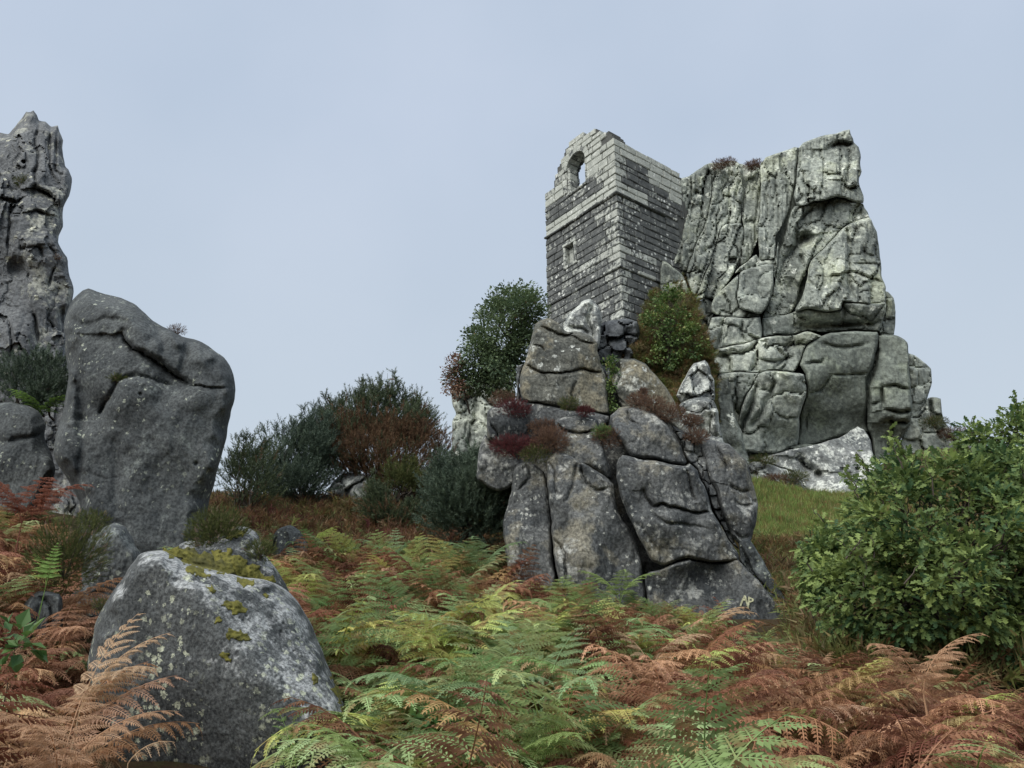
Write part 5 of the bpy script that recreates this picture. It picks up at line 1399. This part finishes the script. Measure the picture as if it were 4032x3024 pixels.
def frond_mesh(name, seed, mat, **kw):
    r = random.Random(seed)
    P, ps = frond_parts(r, **kw)
    V, Q, S, o = [], [], [], 0
    tv, tf = tube_path(P, .0055, .0018, 3)
    V.append(tv); Q.append(tf); S.append(np.full(len(tv), .9)); o = len(tv)
    for (v, q, s), R, org in ps:
        V.append(v @ R.T + org); Q.append(q + o); S.append(s); o += len(v)
    return mesh_np(name, np.concatenate(V), [np.concatenate(Q)], mat, link=False, smooth=False, attr={'shade': np.concatenate(S)})

def instancer(name, lib, pts_, rots, scls, idx, cols, label, cat=None, kind='stuff'):
    """a mass nobody could count, as one object: copies of a few plants at given points"""
    me = bpy.data.meshes.new(name)
    me.vertices.add(len(pts_)); me.vertices.foreach_set('co', np.asarray(pts_, np.float32).ravel())
    a = me.attributes.new('rot', 'FLOAT_VECTOR', 'POINT'); a.data.foreach_set('vector', np.asarray(rots, np.float32).ravel())
    a = me.attributes.new('scl', 'FLOAT', 'POINT'); a.data.foreach_set('value', np.asarray(scls, np.float32))
    a = me.attributes.new('idx', 'INT', 'POINT'); a.data.foreach_set('value', np.asarray(idx, np.int32))
    a = me.attributes.new('tint', 'FLOAT_COLOR', 'POINT'); a.data.foreach_set('color', np.c_[cols, np.ones(len(cols))].astype(np.float32).ravel())
    ob = bpy.data.objects.new(name, me); COL.objects.link(ob)
    gt = bpy.data.node_groups.new(name + '_nodes', 'GeometryNodeTree')
    gt.interface.new_socket('Geometry', in_out='INPUT', socket_type='NodeSocketGeometry')
    gt.interface.new_socket('Geometry', in_out='OUTPUT', socket_type='NodeSocketGeometry')
    N, Lk = gt.nodes, gt.links
    gi, go = N.new('NodeGroupInput'), N.new('NodeGroupOutput')
    ci = N.new('GeometryNodeCollectionInfo'); ci.inputs[0].default_value = lib; ci.inputs[1].default_value = True; ci.inputs[2].default_value = True
    ip = N.new('GeometryNodeInstanceOnPoints'); ip.inputs['Pick Instance'].default_value = True
    def na(nm, ty):
        q = N.new('GeometryNodeInputNamedAttribute'); q.data_type = ty; q.inputs[0].default_value = nm; return q.outputs[0]
    er = N.new('FunctionNodeEulerToRotation'); Lk.new(na('rot', 'FLOAT_VECTOR'), er.inputs[0])
    Lk.new(gi.outputs[0], ip.inputs['Points']); Lk.new(ci.outputs[0], ip.inputs['Instance']); Lk.new(na('idx', 'INT'), ip.inputs['Instance Index'])
    Lk.new(er.outputs[0], ip.inputs['Rotation']); Lk.new(na('scl', 'FLOAT'), ip.inputs['Scale']); Lk.new(ip.outputs[0], go.inputs[0])
    md = ob.modifiers.new('plants', 'NODES'); md.node_group = gt
    return tag(ob, label, cat, None, kind)

M['frond'] = inst_mat('bracken_frond')
lib_g, lib_b = bpy.data.collections.new('frond_library_green'), bpy.data.collections.new('frond_library_rust')
for i in range(6):
    lib_g.objects.link(frond_mesh('green_frond', 100 + i, M['frond'], L=.72, stalk=.32, pairs=8, droop=.22 + .05 * i, curl=.30 + .06 * (i % 3), arch=1.15 + .19 * i, n=15, pw=.0098, lean=.15 + .06 * i, pl=.48))
for i in range(6):
    lib_b.objects.link(frond_mesh('rust_frond', 200 + i, M['frond'], L=.68, stalk=.26, pairs=8, droop=.42 + .06 * i, curl=.75 + .1 * (i % 3), arch=1.2 + .17 * i, n=15, pw=.0080, lean=.2 + .07 * i, pl=.46))

# skyline of the bracken: plants stay below it so that the rocks behind stand clear, as on the real bank
def limit(u, y):
    """highest sight line the top of a plant may reach, by direction and distance"""
    near = np.interp(u, [-300, 0, 200, 330, 520, 600, 1150, 1330, 1420, 1500, 1700, 2230, 2330, 2700, 3060, 3500, 3900, 4400], [2330, 2330, 2380, 2420, 2480, 2960, 3010, 2960, 2560, 2300, 2150, 2200, 2290, 2350, 2470, 2500, 2640, 2760])
    far = np.interp(u, [-300, 0, 140, 260, 330, 850, 900, 1300, 1700, 2000, 2230, 2330, 2700, 3060, 3500, 4400], [1920, 1940, 1960, 2100, 2500, 2500, 2040, 2070, 2100, 2130, 2200, 2290, 2350, 2480, 2520, 2760])
    return np.where(y < 5.6, near, far)
FOOT = [(-1.75, 5.2, 1.0), (-1.25, 4.4, .62), (-1.0, 3.9, .5), (-1.5, 3.7, .7), (-1.25, 3.2, .55), (-1.0, 2.8, .45), (-4.4, 9.9, 1.2), (-3.0, 7.4, .6), (-3.1, 6.5, .35)]
def bracken_points(n, ymin, ymax):
    y = np.sqrt(rng.random(n) * (ymax ** 2 - ymin ** 2) + ymin ** 2)
    x = (rng.random(n) * 2 - 1) * (.86 * y + 1.0)
    keep = np.ones(n, bool)
    for fx, fy, fr in FOOT: keep &= np.hypot(x - fx, y - fy) > fr
    keep &= ~((x > -.6) & (x < 4.6) & (y > 10.9))
    keep &= ~((x > 2.2 + .1 * y) & (y > 7.4))
    x, y = x[keep], y[keep]
    z = ground(x, y)
    return np.stack([x, y, z], -1)
B = bracken_points(17000, 2.6, 15.6)
h = np.where(rng.random(len(B)) < .45, rng.uniform(.4, .7, len(B)), rng.uniform(.62, 1.2, len(B)))
h *= np.where(B[:, 1] > 12.5, .75, 1)
tops = B + np.array([0, 0, .82]) * h[:, None]
for _ in range(6):
    tops = B + np.array([0, -.1, 0]) + np.array([0, 0, .82]) * h[:, None]
    u_, v_ = proj(tops)
    h = np.where(v_ < limit(u_, B[:, 1]), h * .82, h)
u_, v_ = proj(B + np.array([0, 0, .82]) * h[:, None])
ok = (v_ > limit(u_, B[:, 1]) - 5) & (h > .3)
B, h, u_, v_ = B[ok], h[ok], u_[ok], v_[ok]
pn = fbm(np.c_[B[:, 0] * .9, B[:, 1] * .9, B[:, 0] * 0], 3, 44)
cen = np.exp(-((u_ - 1850) / 800) ** 2) * np.where(v_ < 2750, 1, .55)
pg = np.clip(.14 + .42 * cen + .55 * pn - .2 * (u_ > 2750) - .5 * (u_ < 640), .05, .85)
green = rng.random(len(B)) < pg
def colours(n, opts, w):
    c = np.array(opts)[rng.choice(len(opts), n, p=np.array(w) / sum(w))]
    return np.clip(c * rng.uniform(.75, 1.3, (n, 1)) * rng.uniform(.92, 1.08, (n, 3)), 0, 1)
G_ = [(.28, .40, .18), (.34, .44, .205), (.44, .51, .17), (.53, .54, .19), (.21, .32, .13)]
R2_ = [(.235, .11, .07), (.335, .18, .112), (.50, .32, .20), (.14, .055, .038), (.42, .30, .15)]
left = u_ < 700
rust_cols = colours(len(B), R2_, [3, 3, 1.8, 2.0, 1.0])
tan_cols = colours(len(B), [(.52, .31, .19), (.42, .22, .13), (.28, .12, .075), (.58, .41, .26)], [3, 3, 2, 1.5])
rust_cols[left & (B[:, 1] < 5)] = tan_cols[left & (B[:, 1] < 5)]
for nm, sel, lib, cols, lb in (('green_bracken', green, lib_g, colours(len(B), G_, [3, 3, 2.2, 1.2, 2]), 'mass of living green bracken fronds covering the bank'), ('rust_bracken', ~green, lib_b, rust_cols, 'mass of dead rust-brown bracken fronds covering the bank')):
    m_ = int(sel.sum())
    rot = np.c_[rng.normal(0, .14, m_), rng.normal(0, .14, m_), rng.uniform(0, 2 * math.pi, m_)]
    face = rng.random(m_) < .5
    rot[face, 2] = math.pi + rng.normal(0, .9, face.sum())
    instancer(nm, lib, B[sel], rot, h[sel], rng.integers(0, 6, m_), cols[sel], lb, 'bracken')

# prominent single ferns, each frond built pinna by pinna
def fern(u, v, D, label, col, kinds, size=1.0, group='single bracken ferns', hgt=None, **kw):
    """stands on the ground below the sighted base point; kinds = (azimuth in degrees, params) of each frond"""
    top = pt(u, v, D)
    gz = float(ground(top[0], top[1]))
    t = empty('bracken_fern', (top[0], top[1], gz))
    tag(t, label, 'fern', group)
    mat = bpy.data.materials.get('fern_%.2f_%.2f_%.2f' % col[0])
    if mat is None:
        k = NT('fern_%.2f_%.2f_%.2f' % col[0])
        sh = k.n('ShaderNodeAttribute', attribute_name='shade')
        c = k.mix(k.noise(k.pos(), 7, 4), col[0], col[1])
        c = k.mix(1.0, c, k.mix(sh.outputs['Fac'], (.65, .6, .55), (1.2, 1.2, 1.15)), 'MULTIPLY')
        k.done(c, .6, None, .25)
        tr_ = k.n('ShaderNodeBsdfTranslucent'); k.l(c, tr_.inputs[0])
        ms = k.n('ShaderNodeMixShader'); ms.inputs[0].default_value = .4
        k.l(k.b.outputs[0], ms.inputs[1]); k.l(tr_.outputs[0], ms.inputs[2]); k.l(ms.outputs[0], k.out.inputs[0])
        mat = k.m
    for qi, (az, prm) in enumerate(kinds):
        r = random.Random(hash((int(u), qi)) % 1000)
        prm = dict(prm)
        tilt = prm.pop('tilt', 0)
        sz = prm.pop('size', size)
        P, ps = frond_parts(r, **prm)
        a = math.radians(az)
        Rz = np.array([[math.cos(a), -math.sin(a), 0], [math.sin(a), math.cos(a), 0], [0, 0, 1]])
        lift = max(top[2] - gz - .25 * sz, 0)
        o0 = np.array([0, 0, lift])
        Pw = (P * sz) @ Rz.T + o0
        st_ = np.concatenate([np.array([[r.uniform(-.03, .03), r.uniform(-.03, .03), -.05]]), Pw])
        tv, tf = tube_path(st_, .007 * sz, .002 * sz, 4)
        mesh_np('stem', tv, [tf], mat, t, attr={'shade': np.ones(len(tv))})
        for (v_, q_, s_), R, org in ps:
            mesh_np('pinna', ((v_ @ R.T + org) * sz) @ Rz.T + o0, [q_], mat, t, smooth=False, attr={'shade': s_})
    return t
GR = ((.21, .32, .18), (.28, .39, .19)); YG = ((.31, .41, .15), (.23, .33, .11)); TAN = ((.56, .37, .23), (.43, .25, .16)); RED = ((.32, .14, .09), (.23, .09, .07)); PALE = ((.62, .46, .31), (.50, .34, .22)); DG = ((.15, .28, .07), (.23, .36, .09))
fl = dict(L=.85, stalk=.2, pairs=8, droop=.3, curl=.4, n=18, pw=.0088)
fern(1770, 2730, 4.8, 'large blue-green bracken fern spread out flat at the centre of the bank', GR, [(200, dict(fl, arch=1.75, lean=.45, pl=.6)), (120, dict(fl, arch=1.7, lean=.35, pl=.5)), (-110, dict(fl, arch=1.6, lean=.4, pl=.5))], 0.72)
fern(2130, 2680, 5.4, 'tall green fern plume leaning left beside the large central fern', GR, [(35, dict(fl, arch=.6, lean=.35)), (-40, dict(fl, arch=.9, lean=.3))], 0.76)
fern(2060, 2960, 3.9, 'bright yellow-green fern frond standing at the bottom centre', YG, [(-62, dict(fl, arch=1.0, lean=.15, curl=.3, pl=.5)), (-150, dict(fl, arch=1.2, lean=.5, pl=.5))], 0.52)
fern(1500, 3010, 3.3, 'yellow-green fern arching across the bottom beside the mossy boulder', YG, [(95, dict(fl, arch=1.25, lean=.3, pl=.34)), (150, dict(fl, arch=1.2, lean=.4))], 0.45)
fern(1185, 3000, 4.0, 'thin pale green frond standing in front of the mossy boulder', DG, [(60, dict(L=.6, stalk=.25, pairs=5, droop=.25, curl=.4, n=12, arch=.5, lean=.25, pl=.4))], 0.45)
fern(330, 2700, 4.0, 'pale tan dead fern reaching right over the mossy boulder', PALE, [(-70, dict(fl, arch=1.1, lean=.2, curl=.8, pw=.0080)), (-115, dict(fl, arch=1.3, lean=.5, curl=.8, pw=.0080)), (-30, dict(fl, arch=.7, lean=.1, curl=.8, pw=.0080))], 0.52)
fern(520, 2900, 3.7, 'small drooping tan frond against the dark side of the mossy boulder', PALE, [(-80, dict(L=.4, stalk=.1, pairs=4, droop=.6, curl=.7, n=10, arch=1.3, lean=.5, pl=.5, pw=.004))], 0.43)
fern(250, 2960, 3.0, 'tan dead ferns heaped in the bottom left corner', TAN, [(-60, dict(fl, arch=1.4, lean=.3, curl=.9, pw=.0080)), (120, dict(fl, arch=1.4, lean=.2, curl=.9, pw=.0080)), (20, dict(fl, arch=1.2, lean=.2, curl=.9, pw=.0080)), (190, dict(fl, arch=1.3, lean=.4, curl=.9, pw=.0080))], 0.45)
fern(100, 1990, 8.2, 'dark red dead fern hanging in the gap left of the standing boulder', RED, [(-80, dict(fl, arch=1.3, lean=.3, curl=.9)), (160, dict(fl, arch=1.4, lean=.4, curl=.9)), (-130, dict(fl, arch=1.4, lean=.3, curl=.9)), (100, dict(fl, arch=1.2, lean=.2, curl=.9))], 0.79)
fern(170, 1600, 11.4, 'green fern drooping above the rounded boulder at the left', DG, [(-100, dict(fl, arch=1.5, lean=.3)), (150, dict(fl, arch=1.4, lean=.4)), (90, dict(fl, arch=1.2, lean=.4))], 0.65)
fern(190, 2260, 6.3, 'small bright green fern next to the upright flowering heather', DG, [(20, dict(fl, arch=.5, lean=.1, pairs=9, curl=.15, pl=.3)), (60, dict(fl, arch=.9, lean=.3, curl=.2, pl=.3))], 0.36)
fern(2790, 2450, 9.0, 'tan fern arching to the right at the foot of the tor', PALE, [(-80, dict(fl, arch=1.4, lean=.3, curl=.8)), (-110, dict(fl, arch=1.5, lean=.4, curl=.8))], 0.61)
fern(2900, 2470, 9.4, 'rust-red pointed frond under the painted initials', RED, [(40, dict(fl, arch=.4, lean=.3, curl=1.1, pl=.2)), (100, dict(fl, arch=1.0, lean=.3, curl=1.0))], 0.54)
fern(1900, 2200, 11.0, 'green fern spreading at the foot of the blue-green gorse', GR, [(80, dict(fl, arch=1.3, lean=.3)), (-80, dict(fl, arch=1.3, lean=.3)), (170, dict(fl, arch=1.2, lean=.4))], 0.79)
fern(2440, 2320, 10.2, 'yellow-tinged fern against the dark base of the tor', YG, [(80, dict(fl, arch=1.2, lean=.3)), (-80, dict(fl, arch=1.3, lean=.3)), (180, dict(fl, arch=1.2, lean=.4))], 0.68)
fern(3620, 2640, 5.3, 'tan fern crest in front of the oak bush', TAN, [(-60, dict(fl, arch=1.4, lean=.4, curl=.8)), (-100, dict(fl, arch=1.3, lean=.2, curl=.8)), (120, dict(fl, arch=1.4, lean=.3, curl=.8))], 0.58)
fern(2560, 2560, 6.6, 'tan comb-like frond right of the tall green plume', PALE, [(-85, dict(fl, arch=1.4, lean=.4, curl=.8)), (70, dict(fl, arch=1.3, lean=.3, curl=.8))], 0.61)
fern(1540, 2180, 11.8, 'pale green fern below the small grey outcrop', GR, [(80, dict(fl, arch=1.3, lean=.3)), (-100, dict(fl, arch=1.3, lean=.3)), (0, dict(fl, arch=.7, lean=.2))], 0.72)

# ------------------------------------------------------------------ grass and low undergrowth
def blade_tuft(name, seed, n, L, w, spread, mat):
    r = random.Random(seed)
    V, Q = [], []
    for _ in range(n):
        a = r.uniform(0, 6.283); b = np.array([r.gauss(0, .05), r.gauss(0, .05), 0])
        d = np.array([math.cos(a), math.sin(a), 0]) * r.uniform(.2, 1) * spread
        l_ = L * r.uniform(.5, 1.2)
        s = np.array([-math.sin(a), math.cos(a), 0]) * w
        m = b + np.array([0, 0, l_ * .6]) + d * l_ * .35
        t = b + np.array([0, 0, l_ * .85]) + d * l_
        o = len(V); V += [b - s, b + s, m + s * .8, m - s * .8, t]; Q += [(o, o + 1, o + 2, o + 3), (o + 3, o + 2, o + 4, o + 4)]
    V = np.array(V)
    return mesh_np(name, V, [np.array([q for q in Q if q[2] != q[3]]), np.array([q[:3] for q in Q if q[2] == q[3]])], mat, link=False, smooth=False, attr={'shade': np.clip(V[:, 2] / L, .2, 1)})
lib_t = bpy.data.collections.new('grass_library')
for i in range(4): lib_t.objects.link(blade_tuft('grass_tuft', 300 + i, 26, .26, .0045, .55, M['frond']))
g1 = in_poly_points([(3.0, 15.5), (5.2, 14.5), (8.5, 17), (11, 22), (10.5, 23.6), (7.2, 22.5), (5.6, 20), (4.4, 17.5)], 3800)
z1_ = ground(g1[:, 0], g1[:, 1])
pn = fbm(np.c_[g1 * .8, g1[:, :1] * 0], 3, 12)
low = np.clip((17.6 - g1[:, 1]) / 2.5 + pn * .5, 0, 1)[:, None]
gc = colours(len(g1), [(.19, .28, .08), (.24, .33, .10), (.15, .22, .07), (.28, .26, .12)], [1, 1, 1, .5]) * (1 - low) + colours(len(g1), [(.17, .11, .055), (.10, .09, .035), (.20, .15, .07)], [1, 1, 1]) * low
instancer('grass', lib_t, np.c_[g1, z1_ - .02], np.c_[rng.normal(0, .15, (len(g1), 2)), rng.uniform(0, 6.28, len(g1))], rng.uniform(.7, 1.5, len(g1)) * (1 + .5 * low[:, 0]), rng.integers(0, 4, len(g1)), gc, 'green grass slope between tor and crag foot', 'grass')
g2 = in_poly_points([(7.5, 8), (14, 6), (26, 12), (26, 30), (15, 25), (11, 22), (8.5, 17), (5.4, 13.5)], 3200)
gc2 = colours(len(g2), [(.17, .17, .07), (.20, .25, .08), (.24, .20, .11), (.16, .11, .06)], [2, 2, 1.5, 1])
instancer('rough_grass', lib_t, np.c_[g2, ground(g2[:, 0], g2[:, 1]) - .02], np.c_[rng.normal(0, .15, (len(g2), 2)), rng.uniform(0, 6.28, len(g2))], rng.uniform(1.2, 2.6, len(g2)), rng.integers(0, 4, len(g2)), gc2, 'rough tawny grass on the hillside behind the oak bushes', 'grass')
# dry heath: brown heather, straw and twigs between the bracken and the gorse, and on the bank
lib_h = bpy.data.collections.new('heath_library')
def heath_tuft(name, seed, mat):
    tv, tf = sprig(14, .4, .03, seed)
    n_ = 26
    rg = np.random.default_rng(seed)
    d = rg.normal(0, 1, (n_, 3)); d[:, 2] = np.abs(d[:, 2]) + .4
    R = rotmats(d, rg.normal(0, 1, (n_, 3)))
    p_ = np.c_[rg.normal(0, .06, (n_, 2)), rg.random(n_) * .08]
    V = np.einsum('nij,mj->nmi', R, tv) * (.2 * rg.uniform(.6, 1.3, (n_, 1, 1))) + p_[:, None]
    Fs = (tf[0][None] + (np.arange(n_) * len(tv))[:, None, None]).reshape(-1, 3)
    return mesh_np(name, V.reshape(-1, 3), [Fs], mat, link=False, smooth=False, attr={'shade': np.repeat(rg.random(n_), len(tv))})
for i in range(4): lib_h.objects.link(heath_tuft('heath_tuft', 400 + i, M['frond']))
hx = in_poly_points([(-5.4, 11.5), (-3.2, 11.8), (-.9, 12.2), (-.3, 13.6), (-.4, 16), (-2, 17.6), (-6.6, 17.6), (-6.8, 14)], 2600)
hx = np.concatenate([hx, in_poly_points([(2.9, 12), (4.5, 11.5), (5.6, 14), (6.6, 16), (4, 16.4)], 900), in_poly_points([(-.6, 15), (1.5, 15), (3, 17), (4, 22), (-1, 22)], 700), in_poly_points([(2.9, 7.6), (4.4, 7.4), (7.5, 8.2), (7.5, 14), (4.8, 13), (3.9, 10.8)], 1300)])
hz = ground(hx[:, 0], hx[:, 1])
hc = colours(len(hx), [(.15, .085, .06), (.20, .125, .08), (.13, .13, .055), (.30, .23, .14), (.13, .045, .045), (.20, .22, .08)], [2.4, 3, 2.4, 1.6, .8, 2])
grn = colours(len(hx), [(.13, .16, .06), (.19, .23, .08), (.24, .20, .11), (.15, .10, .06)], [3, 2.5, 1.2, 1])
hc = np.where((hx[:, 0] > 2.6)[:, None], grn, hc)
instancer('heath', lib_h, np.c_[hx, hz - .02], np.c_[rng.normal(0, .2, (len(hx), 2)), rng.uniform(0, 6.28, len(hx))], rng.uniform(.7, 2.1, len(hx)), rng.integers(0, 4, len(hx)), hc, 'tangle of brown heather and dry stems below the gorse', 'heather')

bq = np.array(in_poly_points(np.array(crop([(700, 470), (800, 300), (860, 150), (910, 0), (1000, -70), (1100, -60), (1150, 120), (1200, 280), (1230, 420), (1200, 700), (1080, 720), (980, 600), (860, 500)], C3)), 900))
bp = pt(bq[:, 0], bq[:, 1], SURF['bank'](bq[:, 0], bq[:, 1]) - .02)
bc = colours(len(bq), [(.17, .15, .08), (.14, .17, .06), (.26, .22, .13), (.19, .24, .08), (.13, .11, .065)], [1.6, 3, 1.5, 3, .7])
instancer('bank_scrub', lib_h, bp, np.c_[rng.normal(.5, .3, len(bq)), rng.normal(0, .3, len(bq)), rng.uniform(-.6, .6, len(bq))], rng.uniform(.7, 1.6, len(bq)), rng.integers(0, 4, len(bq)), bc, 'dry olive scrub and grass clinging to the bank below the chapel', 'scrub')
